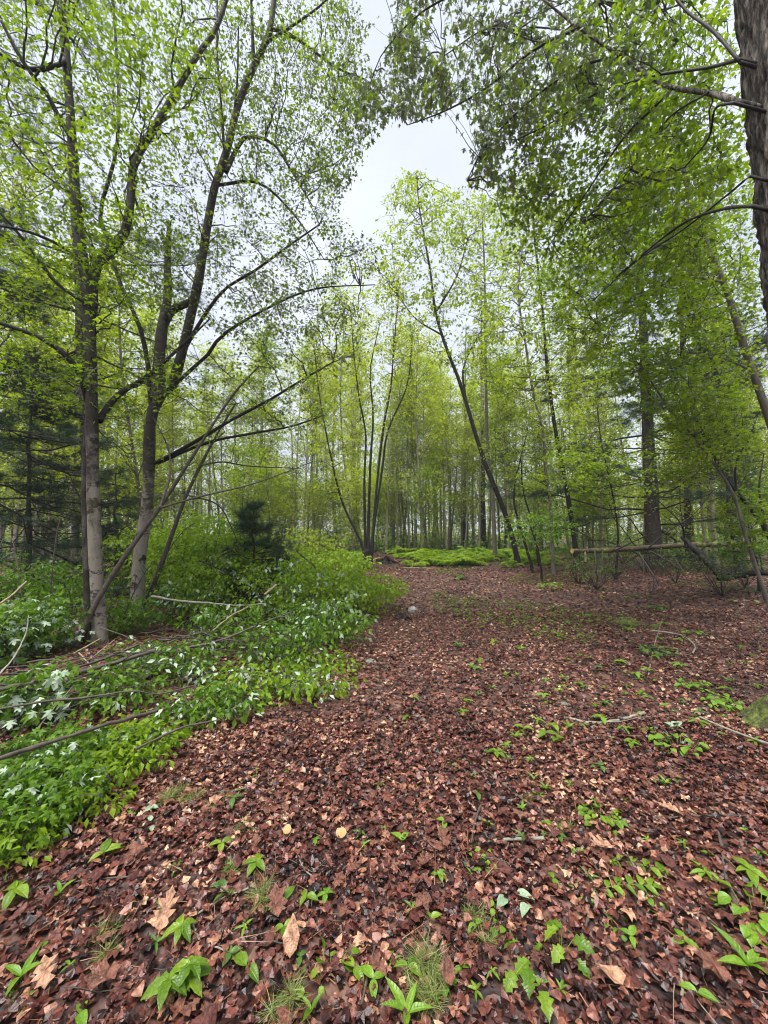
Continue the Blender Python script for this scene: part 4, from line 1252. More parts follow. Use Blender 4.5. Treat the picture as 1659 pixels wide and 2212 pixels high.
# brush behind the log: a tangle of bare twigs, things of their own kind
for k, (dx, dy, ht, lab) in enumerate([(1330, 1250, 1.3, 'grey twiggy bush below the left half of the log'), (1460, 1262, 1.2, 'grey twiggy bush right of the leaning pale stem'),
                                       (1560, 1290, 1.0, 'dry twiggy bush in front of the black rotten branch'), (1250, 1262, .9, 'small twiggy bush in front of the ferns at the log end'),
                                       (1395, 1240, 1.2, 'twiggy bush in front of the middle of the log'), (1290, 1275, 1.0, 'twiggy bush before the sawn end of the log'), (1510, 1235, 1.3, 'twiggy bush tangled in the slanting black branch'),
                                       (1610, 1270, 1.2, 'leafy twiggy bush by the bent pale sapling'), (1430, 1222, 1.5, 'tall twiggy bush behind the log under the pine'), (1345, 1218, 1.5, 'tall twiggy bush behind the left half of the log')]):
    p = gp(dx, dy)
    root = thing('twiggy_bush', lab, 'bush', p)
    a = Acc()
    n = 22
    az = RNG.random(n) * 2 * PI
    E = p + np.stack([np.cos(az) * .55 * ht, np.sin(az) * .4 * ht, ht * (.5 + .5 * RNG.random(n))], 1) * (.6 + .5 * RNG.random((n, 1)))
    t = np.linspace(0, 1, 6)[None, :, None]
    P = p + (E - p)[:, None] * t + RNG.normal(size=(n, 6, 3)) * .03 * t
    for q in P:
        a = Acc(); a.add(*tubes(q, .007 * (1 - .7 * t[0, :, 0]), 4))
        a.build('stem', M['twig'], root, origin=p)
    c = Acc()
    grow(c, P[:, 2:].reshape(-1, 3), blob_targets([(p[0], p[1], p[2] + ht * .6, .6 * ht, .5 * ht, .45 * ht, 1)]), (30, 110), (.004, .002), None, MAPLE3, (0, 3), .06, minz=p[2] + .05)
    c.build('foliage', [M['twig'], M['leaf_shrub']], root, smooth=False, origin=p, kind='stuff')


# ------------------------------------------------------------------ rocks, root mass, sawn stumps
def rock(label, dx, dy, sx, sy, sz, mk, name='rock', seed=0, cat='rock'):
    rng = np.random.default_rng(seed)
    p = gp(dx, dy)
    U, Vv = 18, 11
    th = np.arange(U) * 2 * PI / U
    ph = np.linspace(.02, PI - .02, Vv)
    T, Ph = np.meshgrid(th, ph)
    D = np.stack([np.sin(Ph) * np.cos(T), np.sin(Ph) * np.sin(T), np.cos(Ph)], -1)
    n = np.zeros(T.shape)
    for k in range(7):
        d = unit(rng.normal(size=3)); n += np.maximum(0, (D @ d) - .35) * (-.35) + .06 * np.sin(D @ (rng.normal(size=3) * 5))
    V = D * (1 + n[..., None] * .6) * np.array([sx, sy, sz]) + [0, 0, sz * .25]
    i, j = np.meshgrid(np.arange(U), np.arange(Vv - 1))
    f = np.stack([j * U + i, (j + 1) * U + i, (j + 1) * U + (i + 1) % U, j * U + (i + 1) % U], -1).reshape(-1, 4)
    a = Acc(); a.add(V.reshape(-1, 3), f)
    o = a.build(name, M[mk], None, smooth=False)
    o.location = p
    o.rotation_euler = (0, 0, rng.random() * 6)
    return tag(o, label, cat)


rock('pale rounded rock on the path beside the black rotten root', 892, 1324, .13, .11, .10, 'rock_pale', seed=1)
rock('flat grey mossy rock at the left border of the path', 800, 1431, .085, .07, .035, 'rock_grey', seed=2)
rock('small pale stone far off behind the fern bed', 1088, 1190, .35, .25, .22, 'rock_pale', seed=3)
rock('grey lump of stone half sunk among the leaves right of centre', 1222, 1527, .055, .045, .03, 'rock_grey', seed=4)


def root_mass(label, dx, dy, s, seed, name='rotten_stump', moss=False):
    rng = np.random.default_rng(seed)
    p = gp(dx, dy)
    root = thing(name, label, 'stump', p)
    a = Acc()
    U, Vv = 16, 8
    T, Ph = np.meshgrid(np.arange(U) * 2 * PI / U, np.linspace(.05, PI / 2 + .2, Vv))
    R = 1 + .35 * np.sin(T * 3 + rng.random() * 6) * np.sin(Ph) + .22 * rng.normal(size=T.shape)
    V = np.stack([np.sin(Ph) * np.cos(T) * R * s, np.sin(Ph) * np.sin(T) * R * s * .8, np.cos(Ph) * s * .7 * (1 + .3 * rng.normal(size=T.shape))], -1)
    i, j = np.meshgrid(np.arange(U), np.arange(Vv - 1))
    a.add(V.reshape(-1, 3), np.stack([j * U + i, (j + 1) * U + i, (j + 1) * U + (i + 1) % U, j * U + (i + 1) % U], -1).reshape(-1, 4))
    a.build('rotten_wood', M['bark_moss' if moss else 'root'], root, smooth=False)
    b = Acc()
    for k in range(9):
        az = rng.random() * 2 * PI
        L = s * (1.2 + rng.random())
        t = np.linspace(0, 1, 6)[:, None]
        P = np.array([math.cos(az), math.sin(az), 0]) * L * t + np.array([0, 0, 1]) * (s * .5 * (1 - t) ** 1.5 * rng.random() * 1.6) + rng.normal(size=(6, 3)) * s * .08
        b.add(*tubes(P, s * .10 * (1 - .8 * t[:, 0]), 5))
    b.build('roots', M['root'], root)


root_mass('black rotten root mass beside the pale rock on the path', 868, 1338, .13, 1)
root_mass('dark mossy hummock in the leaves just before the ferns', 996, 1253, .22, 2, moss=True)
root_mass('dark earth mound at the far end of the path', 834, 1217, .38, 3)
root_mass('dark broken stump under the black branch right of the log', 1572, 1242, .22, 4)


def cut_stump(label, dx, dy, r, h, lean, ell=1.0):
    p = gp(dx, dy)
    root = thing('cut_stump', label, 'stump', p)
    top = p + np.array([lean[0], lean[1], h])
    a = Acc()
    P = np.stack([p - [0, 0, .03], p + (top - p) * .5, top])
    a.add(*tubes(P, [r * 1.25, r * 1.08, r], 14))
    a.build('bark', M['stick'], root, origin=p)
    # slanted, slightly rough sawn face towards the viewer
    c = Acc()
    al = np.arange(14) * 2 * PI / 14
    n = unit(np.array([.05, -.85, .55])); u = unit(np.cross([0, 0, 1.], n)); v = np.cross(n, u)
    rim = top + (np.cos(al)[:, None] * u * r * 1.1 + np.sin(al)[:, None] * v * r * ell) * (1 + .06 * RNG.normal(size=(14, 1)))
    c.add(np.vstack([[top + n * .002], rim, rim - n * .025]), np.array([[0, i + 1, (i + 1) % 14 + 1] for i in range(14)]))
    o = c.build('sawn_face', M['cut'], root, smooth=False, origin=p)


cut_stump('small upright sawn stump with an orange tan oval face', 621, 1812, .017, .045, (0, -.01), 1.45)
cut_stump('small sawn stump with a wide pale tan face', 737, 1812, .024, .035, (0, -.01), .95)
cut_stump('tiny pale sawn stub in the litter beyond the tan stumps', 698, 1640, .012, .02, (0, -.005))


# ------------------------------------------------------------------ ferns
def frond_mesh(seed):
    rng = np.random.default_rng(seed)
    a = Acc()
    K = 9
    t = np.linspace(0, 1, K)
    P = np.stack([0 * t, .62 * t * (1 - .12 * t), .62 * (t * .98 - .80 * t ** 2.2)], 1)
    a.add(*tubes(P, .006 * (1 - .8 * t), 3))
    n = 15
    tt = .14 + .84 * np.arange(n) / n
    for s in (-1, 1):
        pos = np.stack([np.interp(tt, t, P[:, k]) for k in range(3)], 1)
        ln = .19 * np.sin(PI * (tt * .82 + .14)) ** .9
        fw = np.stack([s * np.ones(n), .45 * np.ones(n), -.25 + .1 * rng.normal(size=n)], 1)
        up = np.stack([np.zeros(n), -.2 * np.ones(n), np.ones(n)], 1)
        scatter(a, RHOMB, pos, fw, up, ln, 0, sx=.65)
    return a.mesh('frond', M['fern'], smooth=False)


FRONDS = [frond_mesh(i) for i in range(3)]
FERN_LABELS = {}


def fern(x, y, s, label, group):
    label = ('large ' if s > 1.45 else 'small ' if s < 1.2 else '') + label + (', front edge' if y < 18 else ', middle of the bed' if y < 22 else ', back of the bed') + ('' if x < 0 else ', ' + where(x, y))
    p = (x, y, float(height(x, y)))
    root = thing('fern', label, 'fern', p, group)
    root.scale = (s, s, s)
    n = RNG.integers(6, 9)
    for k in range(n):
        o = bpy.data.objects.new('frond', FRONDS[k % 3])
        COL.objects.link(o)
        o.parent = root
        o.rotation_euler = (RNG.normal() * .15, RNG.normal() * .15, 2 * PI * (k + .6 * RNG.random()) / n)
        o.scale = [.75 + .45 * RNG.random()] * 3


def fern_bed():
    k = 0
    while k < 88:
        u = .02 + .42 * RNG.random()
        y = 15.5 + 10.5 * RNG.random()
        x = u * y
        # bed: right of the path end, thinning to the left, broad toward the leaning tree
        edge = 17.6 + 1.3 * math.sin(x * 1.7) + .8 * math.sin(x * 4.1 + 1)
        if x < 1.2 + .6 * math.sin(y * 1.9) or x > 8.6 or (y < edge and RNG.random() < .88):
            continue
        fern(x, y, .8 + .95 * RNG.random(), 'lime fern', 'ferns of the bright bed at the end of the path')
        k += 1
    for k in range(20):
        y = 18 + 7 * RNG.random(); x = (-.16 + .10 * RNG.random()) * y
        fern(x, y, .9 + .4 * RNG.random(), 'lime fern left of the path', 'ferns left of the path end')


fern_bed()


# ------------------------------------------------------------------ undergrowth along the left
def shrub(label, dx, dy, w, h, d=None, mats=('twig', 'leaf_shrub', 'leaf_pale'), pale=.0, counts=(14, 60, 150), leafn=(0, 3, 6), size=.07, tm=MAPLE3, name='leafy_shrub', cat='shrub', layer=0, droop=.7, base=None, shape=.5, flat=.75, loose=1.0):
    p = gp(dx, dy) if base is None else np.array(base, float)
    pale *= .7
    counts = (counts[0], int(counts[1] * .8), int(counts[2] * .72 * loose))
    d = d or w * .8
    root = thing(name, label, cat, p)
    a = Acc()
    n = 7
    az = RNG.random(n) * 2 * PI
    E = p + np.stack([np.cos(az) * w * .5, np.sin(az) * d * .5, h * (.45 + .4 * RNG.random(n))], 1)
    t = np.linspace(0, 1, 7)[None, :, None]
    P = p + (E - p)[:, None] * t + RNG.normal(size=(n, 7, 3)) * .02 * t
    P[:, 0, 2] -= .03
    for q in P:
        a = Acc(); a.add(*tubes(q, (.004 + .004 * h) * (1 - .6 * t[0, :, 0]), 4))
        a.build('stem', M[mats[0]], root, origin=p)
    c = Acc()
    grow(c, P[:, 2:].reshape(-1, 3), blob_targets([(p[0], p[1], p[2] + h * shape, w * .62, d * .6, h * .5, 1)]), counts, (.005, .003, .0018), None, tm, leafn, size,
         droop=droop, flat=flat, pale=pale, layer=layer, minz=p[2] + .02, spread=size * .7)
    c.build('foliage', [M[k] for k in mats], root, smooth=False, origin=p, kind='stuff')
    return root


LIME = ('twig', 'leaf_lime', 'leaf_pale')
SH = ('twig', 'leaf_shrub', 'leaf_pale')
YL_ = ('twig', 'leaf_yellow', 'leaf_pale')
for args in [
    ('lime green thicket bush at the bend of the path', dict(dx=770, dy=1318, w=1.5, h=.82, d=1.6, mats=LIME, tm=OVAL, counts=(30, 130, 380), leafn=(0, 3, 8), size=.085)),
    ('bright bush just left of the lime bush at the path bend', dict(dx=690, dy=1335, w=1.5, h=.9, d=1.5, mats=LIME, pale=.22, tm=OVAL, counts=(26, 120, 340), leafn=(0, 3, 8), size=.085)),
    ('tall yellow-green bush right of the second pale trunk', dict(dx=445, dy=1312, w=2.0, h=2.0, d=1.4, mats=LIME, tm=OVAL, counts=(40, 200, 900), leafn=(0, 3, 7), size=.088)),
    ('low yellow-green bush below the multi-stemmed clump', dict(dx=700, dy=1255, w=2.6, h=1.1, d=2.0, mats=LIME, tm=OVAL, counts=(30, 120, 360), leafn=(0, 3, 8), size=.13)),
    ('yellow-green bush behind the young dark pine', dict(dx=640, dy=1252, w=3.0, h=1.7, d=2.4, mats=YL_, tm=OVAL, counts=(30, 120, 330), leafn=(0, 3, 7), size=.13)),
    ('shaded bush between the young dark pine and the lime thicket', dict(dx=615, dy=1345, w=1.3, h=1.15, mats=LIME, pale=.2, tm=OVAL, counts=(24, 100, 260), leafn=(0, 3, 7), size=.08)),
    ('round-leaved bush beneath the lime thicket at the path edge', dict(dx=700, dy=1395, w=1.1, h=.62, mats=SH, pale=.2, tm=OVAL, counts=(22, 90, 240), leafn=(0, 3, 7), size=.075)),
    ('leafy bush right of the foot of the second pale trunk', dict(loose=.75, dx=400, dy=1352, w=1.1, h=.75, mats=SH, pale=.08, tm=OVAL, counts=(22, 90, 230), leafn=(0, 3, 7), size=.075)),
    ('leafy bush in the middle of the brush pile', dict(loose=.55, dx=500, dy=1400, w=1.0, h=.62, mats=SH, pale=.12, tm=OVAL, counts=(22, 90, 240), leafn=(0, 3, 7), size=.072)),
    ('dark leafy bush at the foot of the brush beside the flat rock', dict(loose=.75, dx=600, dy=1440, w=.95, h=.5, mats=SH, pale=.18, tm=OVAL, counts=(20, 80, 210), leafn=(0, 3, 7), size=.068)),
    ('bush growing over the thick brown poles', dict(loose=.55, dx=330, dy=1445, w=.75, h=.30, mats=SH, pale=.22, counts=(18, 80, 190), leafn=(0, 3, 6), tm=OVAL, size=.066)),
    ('felled leafy branch with oval leaves reaching onto the litter', dict(loose=.75, dx=560, dy=1515, w=.85, h=.34, mats=LIME, pale=.30, tm=OVAL, counts=(18, 70, 170), leafn=(0, 3, 6), size=.066)),
    ('felled leafy branch tip that lies farthest out on the path', dict(dx=665, dy=1495, w=.7, h=.2, d=.5, mats=LIME, pale=.35, tm=OVAL, counts=(12, 45, 80), leafn=(0, 3, 6), size=.066)),
    ('leafy heap below the grey pole at the path border', dict(loose=.75, dx=440, dy=1560, w=.7, h=.26, mats=SH, pale=.2, counts=(18, 70, 190), leafn=(0, 3, 6), tm=OVAL, size=.06)),
    ('felled maple spray hanging above the grey pole', dict(loose=.55, dx=250, dy=1530, w=.6, h=.34, mats=SH, pale=.18, counts=(18, 80, 180), leafn=(0, 3, 6), tm=OVAL, size=.062)),
    ('felled maple spray with silvery undersides at the left edge', dict(loose=.55, dx=60, dy=1560, w=.6, h=.42, mats=SH, pale=.4, counts=(18, 80, 180), leafn=(0, 3, 6), tm=MAPLE, size=.078)),
    ('silvery-leaved sapling left of the pale double trunk', dict(dx=90, dy=1410, w=.8, h=.7, mats=SH, pale=.4, counts=(18, 70, 150), leafn=(0, 3, 5), tm=MAPLE, size=.085)),
    ('thin silvery sapling in front of the bare-stemmed evergreen', dict(dx=15, dy=1440, w=.6, h=.8, mats=SH, pale=.4, counts=(16, 60, 120), leafn=(0, 3, 5), tm=MAPLE, size=.085)),
    ('bright green heap of cut maple leaves at the left edge', dict(loose=.75, dx=120, dy=1680, w=.7, h=.26, mats=SH, pale=.08, counts=(22, 110, 380), leafn=(0, 4, 7), tm=MAPLE, size=.042)),
    ('lime green heap of cut maple leaves below the grey pole', dict(loose=.75, dx=265, dy=1645, w=.6, h=.22, mats=LIME, pale=.06, counts=(22, 100, 340), leafn=(0, 4, 7), tm=OVAL, size=.050)),
    ('foremost heap of cut green leaves in the left corner', dict(dx=20, dy=1790, w=.6, h=.26, mats=SH, pale=.12, counts=(22, 100, 360), leafn=(0, 4, 7), tm=MAPLE, size=.048)),
    ('low cut spray ending the leaf heap toward the litter', dict(dx=150, dy=1745, w=.5, h=.2, mats=LIME, pale=.10, counts=(14, 60, 160), leafn=(0, 4, 7), tm=OVAL, size=.042)),
    ('last leafy tuft of the heap on the left edge of the litter', dict(dx=20, dy=1860, w=.34, h=.16, mats=LIME, pale=.06, counts=(10, 40, 100), leafn=(0, 4, 6), tm=OVAL, size=.042)),
    ('feathery low bush in the shade left of the pale double trunk', dict(dx=130, dy=1330, w=1.5, h=.9, mats=SH, tm=OVAL, counts=(20, 80, 220), leafn=(0, 3, 7), size=.08)),
    ('shady bush behind the pale double trunk', dict(dx=20, dy=1330, w=1.7, h=1.1, mats=SH, tm=OVAL, pale=.06, counts=(20, 80, 220), leafn=(0, 3, 7), size=.09)),
    ('tall bright bush behind the second pale trunk', dict(dx=345, dy=1296, w=2.0, h=1.9, mats=LIME, tm=OVAL, counts=(36, 170, 520), leafn=(0, 3, 7), size=.09)),
    ('tall pale-leaved bush between the leaning dark stem and the young pine', dict(dx=505, dy=1300, w=1.6, h=1.5, mats=LIME, pale=.12, tm=OVAL, counts=(30, 140, 420), leafn=(0, 3, 7), size=.085)),
    ('leafy bush between the two pale trunks', dict(dx=262, dy=1370, w=.8, h=.55, mats=SH, counts=(16, 60, 150), leafn=(0, 3, 6), size=.07)),
    ('sprawling vine bush under the leaning dark stem', dict(dx=470, dy=1345, w=1.5, h=1.2, mats=LIME, pale=.1, tm=OVAL, counts=(26, 110, 280), leafn=(0, 3, 7), size=.075)),
    ('leafy bush behind the vine bush under the long pale pole', dict(dx=380, dy=1300, w=1.6, h=1.5, mats=LIME, tm=OVAL, counts=(26, 110, 280), leafn=(0, 3, 7), size=.085)),
    ('pale-leaved spray over the dark hollow in the brush pile', dict(loose=.55, dx=420, dy=1470, w=.6, h=.38, mats=SH, pale=.4, tm=OVAL, counts=(16, 60, 150), leafn=(0, 3, 6), size=.066)),
    ('low leafy patch spreading at the litter edge before the flat rock', dict(dx=690, dy=1448, w=.7, h=.2, mats=LIME, pale=.2, tm=OVAL, counts=(14, 50, 90), leafn=(0, 3, 6), size=.06)),
]:
    shrub(args[0], **args[1])


def ground_cover():
    """low leaf carpet that no one could count, under the shrubs and scattered over the wood floor"""
    a = Acc()
    n = 2600
    y = 1.7 + 11 * RNG.random(n) ** 1.3
    edge = np.interp(y, [1.6, 1.9, 2.6, 3.6, 4.2, 8.9, 13], [-1.95, -1.8, -1.5, -.75, -.55, .05, -.4])
    x = edge - RNG.random(n) ** 1.2 * (y * .9 + edge + .6).clip(.3)
    dens = np.sin(x * 3 + 1.7 * np.sin(y * 2.1)) + np.sin(y * 2.7 + x)
    ok = dens > -.5
    x, y = x[ok], y[ok]; n = len(x)
    z = height(x, y) + .02 + .10 * RNG.random(n)
    fw = RNG.normal(size=(n, 3)) * [1, 1, .3]
    scatter(a, MAPLE_LO, np.stack([x, y, z], 1), fw, np.array([0, 0, 1.]) + RNG.normal(size=(n, 3)) * .3, .035 + .04 * RNG.random(n))
    # thin green on the wood floor right and far
    n = 10000
    y = 4 + 20 * RNG.random(n) ** 1.2; x = (.12 + .95 * RNG.random(n)) * y
    d = np.sin(x * 1.3 + 2 * np.sin(y * .7)) + np.sin(y * .9 + x * .6) + .6 * np.sin(x * 3.1 + y * 2.3)
    ok = d > 1.0
    x, y = x[ok], y[ok]; n = len(x)
    z = height(x, y) + .02 + .07 * RNG.random(n)
    scatter(a, RHOMB, np.stack([x, y, z], 1), RNG.normal(size=(n, 3)) * [1, 1, .3], np.array([0, 0, 1.]) + RNG.normal(size=(n, 3)) * .3, .025 + .0035 * y + .03 * RNG.random(n))
    # low undergrowth deep in the wood
    n = 46000
    y = 25 + 52 * RNG.random(n); x = (RNG.random(n) * 2 - 1) * y * 1.05
    zz = RNG.random(n) ** 1.2 * (1.2 + 2.2 * np.clip((y - 30) / 40, 0, 1)) * (.6 + .5 * np.sin(x * .8 + 2 * np.sin(y * .5)))
    scatter(a, RHOMB, np.stack([x, y, height(x, y) + .05 + zz.clip(0)], 1), RNG.normal(size=(n, 3)) * [1, 1, .4], np.array([0, 0, 1.]) + RNG.normal(size=(n, 3)) * .5, .14 + .16 * RNG.random(n))
    # sparse green far left floor
    n = 5000
    y = 7 + 22 * RNG.random(n); x = -(.1 + .95 * RNG.random(n)) * y
    z = height(x, y) + .03 + .15 * RNG.random(n)
    scatter(a, RHOMB, np.stack([x, y, z], 1), RNG.normal(size=(n, 3)) * [1, 1, .3], np.array([0, 0, 1.]) + RNG.normal(size=(n, 3)) * .3, .06 + .08 * RNG.random(n))
    a.build('ground_cover', M['leaf_shrub'], None, smooth=False, kind='stuff')['label'] = 'low green leaves covering the wood floor'


ground_cover()

# poles and sticks of the brush pile
gb('cut_pole', 'thickest brown pole of the brush pile, lying low before the pale double trunk', [(170, 1452), (220, 1440), (270, 1425), (335, 1405)], [4.0, 4.15, 4.3, 4.5], 9, 8, 'stick', 'pole', cut=True)
gb('cut_pole', 'long tapering pole lying just above the thickest brown pole', [(20, 1500), (110, 1458), (200, 1432), (300, 1392)], [3.5, 3.8, 4.2, 4.6], 6, 5, 'stick', 'pole')
gb('cut_pole', 'stout brown pole entering from the left edge below the silvery sapling', [(-40, 1500), (20, 1484), (60, 1478), (110, 1462)], [3.3, 3.4, 3.5, 3.7], 9, 7, 'stick', 'pole')
gb('cut_pole', 'long grey pole crossing the leaf heaps above the litter', [(-30, 1650), (75, 1613), (150, 1590), (225, 1566), (340, 1535)], [2.25, 2.45, 2.6, 2.75, 3.1], 9, 7, 'stick', 'pole')
gb('cut_pole', 'thin arched pole above the long grey pole', [(-20, 1535), (100, 1515), (200, 1505), (290, 1492), (340, 1500), (420, 1480)], [2.9, 3.0, 3.1, 3.2, 3.3, 3.5], 5, 3, 'stick', 'pole')
gb('cut_pole', 'short grey pole under the leafy bush at the path border', [(290, 1620), (335, 1598), (400, 1570), (475, 1555)], [2.6, 2.7, 2.85, 3.0], 5, 3, 'stick', 'pole')
gb('cut_pole', 'long pale grey pole lying level above the vine bush', [(328, 1288), (390, 1298), (450, 1303), (520, 1308), (575, 1304)], [6.3, 6.2, 6.2, 6.2, 6.3], 5, 3, 'stick_pale', 'pole')
gb('cut_pole', 'arched dark pole rising to the right over the brush pile', [(400, 1400), (470, 1385), (530, 1362), (580, 1340), (630, 1322)], [4.9, 5.0, 5.2, 5.4, 5.6], 6, 3, 'stick', 'pole', twig=3)
gb('broken_stick', 'tan broken stick standing out beside the young pine', [(598, 1262), (585, 1274), (570, 1285)], [6.6, 6.5, 6.4], 5, 4, 'stick_bare', 'stick')
gb('broken_stick', 'pale slanting stick in the middle of the brush pile', [(460, 1362), (500, 1330), (535, 1312)], [5.4, 5.6, 5.8], 4, 3, 'stick_bare', 'stick')
gb('broken_stick', 'thick pale bare stick poking in from the left edge', [(-20, 1318), (20, 1290), (58, 1256)], [3.9, 4.1, 4.3], 5, 4, 'stick_bare', 'stick', cut=True)
gb('broken_stick', 'pale curved stick rising at the left edge below the poking stick', [(-5, 1460), (30, 1420), (55, 1370), (62, 1330)], [3.4, 3.6, 3.8, 3.9], 4, 2, 'stick_pale', 'stick')
gb('broken_stick', 'straight pale stick lying across the foot of the double trunk', [(158, 1412), (190, 1395), (216, 1380)], [4.5, 4.6, 4.7], 3.2, 3, 'stick_bare', 'stick')
gb('broken_stick', 'short tan stick slanting at the foot of the double trunk', [(170, 1410), (185, 1426), (200, 1444)], [4.5, 4.45, 4.4], 3, 2.5, 'stick_bare', 'stick')
gb('broken_stick', 'thin pale stick slanting up right of the double trunk', [(200, 1420), (222, 1402), (248, 1382)], [4.6, 4.7, 4.8], 2.5, 2, 'stick_bare', 'stick')
for k, (x0, y0, x1, y1, Y, lab) in enumerate([(150, 1560, 330, 1470, 3.2, 'thin dark twig in the hollow of the brush pile'), (330, 1500, 420, 1430, 3.9, 'thin dark twig crossing the poles by the pale-leaved spray'),
                                              (380, 1380, 470, 1255, 5.2, 'thin grey twig rising through the vine bush'), (560, 1330, 680, 1360, 6.0, 'thin dark twig over the shaded bush'),
                                              (60, 1600, 160, 1480, 2.8, 'thin pale twig rising from the silvery spray'), (430, 1210, 560, 1290, 6.4, 'arched dark twig under the leaning dark stem'),
                                              (640, 1190, 720, 1290, 7.8, 'slanting dark twig before the low yellow-green bush')]):
    gb('thin_twig', lab, [(x0, y0), ((x0 + x1) / 2 + 5, (y0 + y1) / 2 - 8), (x1, y1)], [Y, Y * 1.03, Y * 1.06], 3, 1.6, 'twig' if k != 4 else 'stick_pale', 'twig', twig=2)

# dark sticks heaped under the poles, each one an object
for k in range(46):
    dx = 20 + 560 * RNG.random()
    dy = 1600 - (dx - 20) * .30 - 90 * RNG.random()
    p = gp(dx, dy)
    L = .35 + .7 * RNG.random(); az = .35 + .35 * RNG.normal()
    d = np.array([math.cos(az), math.sin(az), .18 * RNG.normal()])
    z0 = .06 + .30 * RNG.random()
    P = p + np.array([0, 0, z0]) + d * L * np.linspace(-.5, .5, 8)[:, None] + RNG.normal(size=(8, 3)) * .012
    P[:, 2] = np.maximum(P[:, 2], height(P[:, 0], P[:, 1]) + .015)
    a = Acc(); stem_tube(a, P, .005 + .007 * RNG.random(), .003, 6, wob=.1)
    pos_ = ('under the long grey pole', 'between the thickest pole and the grey pole', 'under the leafy bushes by the litter')[0 if dx < 200 else 1 if dx < 380 else 2]
    tag(a.build('brush_stick', M['stick' if k % 3 else 'twig'], None, origin=P[0]), ('short' if L < .6 else 'long') + (' brown' if k % 3 else ' dark') + ' stick in the brush pile ' + pos_, 'stick', 'sticks heaped in the brush pile')

# bare arching stems of the thicket, each a stem of its own
TW = [(300, 1330, 420, 1130, 6.0, 'bare arching stem between the second trunk and the tall bright bush'), (350, 1350, 520, 1180, 6.4, 'bare arching stem over the vine bush'),
      (420, 1360, 600, 1220, 6.6, 'bare arching stem reaching toward the young pine'), (470, 1370, 650, 1290, 6.2, 'low bare stem over the shaded bush'), (250, 1380, 340, 1210, 5.6, 'thin bare stem crossing the foot of the second trunk'),
      (60, 1400, 20, 1150, 5.0, 'bare stem left of the double trunk leaning left'), (100, 1390, 130, 1120, 5.6, 'thin bare stem rising left of the double trunk'), (540, 1390, 640, 1230, 7.0, 'bare stem rising right of the young pine'),
      (640, 1370, 760, 1240, 7.6, 'bare stem arching over the lime bush at the bend'), (390, 1420, 560, 1330, 4.9, 'dry stem lying over the leafy bush in the brush pile'), (210, 1470, 420, 1440, 4.0, 'dry stem lying under the thickest pole'),
      (40, 1590, 250, 1500, 2.9, 'dry stem lying over the felled maple spray'), (560, 1460, 700, 1390, 4.6, 'dry stem at the foot of the brush by the flat rock'), (330, 1560, 500, 1490, 3.2, 'dry stem above the felled leafy branch')]
for x0, y0, x1, y1, Y, lab in TW:
    gb('thin_twig', lab, [(x0, y0), (x0 + (x1 - x0) * .4, y0 + (y1 - y0) * .55), (x0 + (x1 - x0) * .75, y0 + (y1 - y0) * .88), (x1, y1)], [Y, Y, Y * 1.02, Y * 1.04], 3.2, 1.4, 'twig' if RNG.random() < .7 else 'stick', 'twig', twig=5)

# sticks on the leaf litter
N4 = [None] * 4
gb('fallen_stick', 'straight dark stick lying slantwise on the litter right of centre', [(1043, 1667), (1100, 1712), (1167, 1763)], [None] * 3, 5, 4, 'stick', 'stick')
gb('fallen_stick', 'short upright-lying stick above the bright rounded seedling', [(1038, 1752), (1026, 1790), (1018, 1836)], [None] * 3, 5, 3.5, 'stick', 'stick', lift=.03)
gb('fallen_stick', 'pale lichened stick beside the short upright-lying stick', [(1055, 1826), (1110, 1822), (1175, 1820)], [None] * 3, 5, 6, 'stick_pale', 'stick', 2)
gb('fallen_stick', 'grey lichened branch lying level at right of the path', [(1220, 1556), (1280, 1568), (1340, 1560), (1392, 1546)], N4, 6, 7, 'stick_pale', 'stick', 2)
gb('fallen_stick', 'brown branch crossing below the grey lichened branch', [(1222, 1622), (1265, 1606), (1310, 1590)], [None] * 3, 5, 4, 'stick', 'stick')
gb('fallen_stick', 'long thin curved stick at the right edge below the leafy clump', [(1410, 1776), (1500, 1772), (1580, 1770), (1670, 1776)], N4, 4, 4, 'stick', 'stick', 1)
gb('fallen_stick', 'long crooked stick running toward the viewer at right', [(1548, 1790), (1562, 1850), (1570, 1910), (1600, 1985)], N4, 6, 7, 'stick', 'stick')
gb('fallen_stick', 'pale crooked branch in the lower right corner', [(1428, 2062), (1465, 2100), (1475, 2150), (1470, 2185)], N4, 7, 6, 'stick_pale', 'stick', 2)
gb('fallen_stick', 'slim pale pole leading to the mossy foot of the big trunk', [(1512, 1563), (1560, 1585), (1610, 1605), (1668, 1626)], N4, 4, 5, 'stick_pale', 'stick', lift=.05)
gb('fallen_stick', 'dark stick lying aslant in front of the two-leaved seedling', [(568, 2062), (620, 2032), (672, 2000)], [None] * 3, 4, 4, 'stick', 'stick')
gb('fallen_stick', 'dark stick at the bottom edge left of the needle tuft', [(776, 2210), (795, 2120), (820, 2012)], [None] * 3, 6, 4, 'stick', 'stick', 1)
gb('fallen_stick', 'thin straight stick at left above the five-leaved creeper', [(75, 1930), (190, 1912), (300, 1903)], [None] * 3, 3.5, 3, 'stick', 'stick')
gb('fallen_stick', 'grey forked twig right of the five-leaved creeper', [(415, 2005), (435, 2050), (470, 2060), (505, 2078)], N4, 4, 3, 'stick_pale', 'stick', 3)
gb('fallen_stick', 'thin pale twig running up from the five-leaved creeper', [(428, 1985), (480, 1952), (540, 1928)], [None] * 3, 3.5, 2.5, 'stick_pale', 'stick', 1)
gb('fallen_stick', 'thin twig beside the three-leaved seedling', [(640, 1840), (655, 1885), (690, 1915)], [None] * 3, 3, 2.5, 'stick_pale', 'stick', 2)
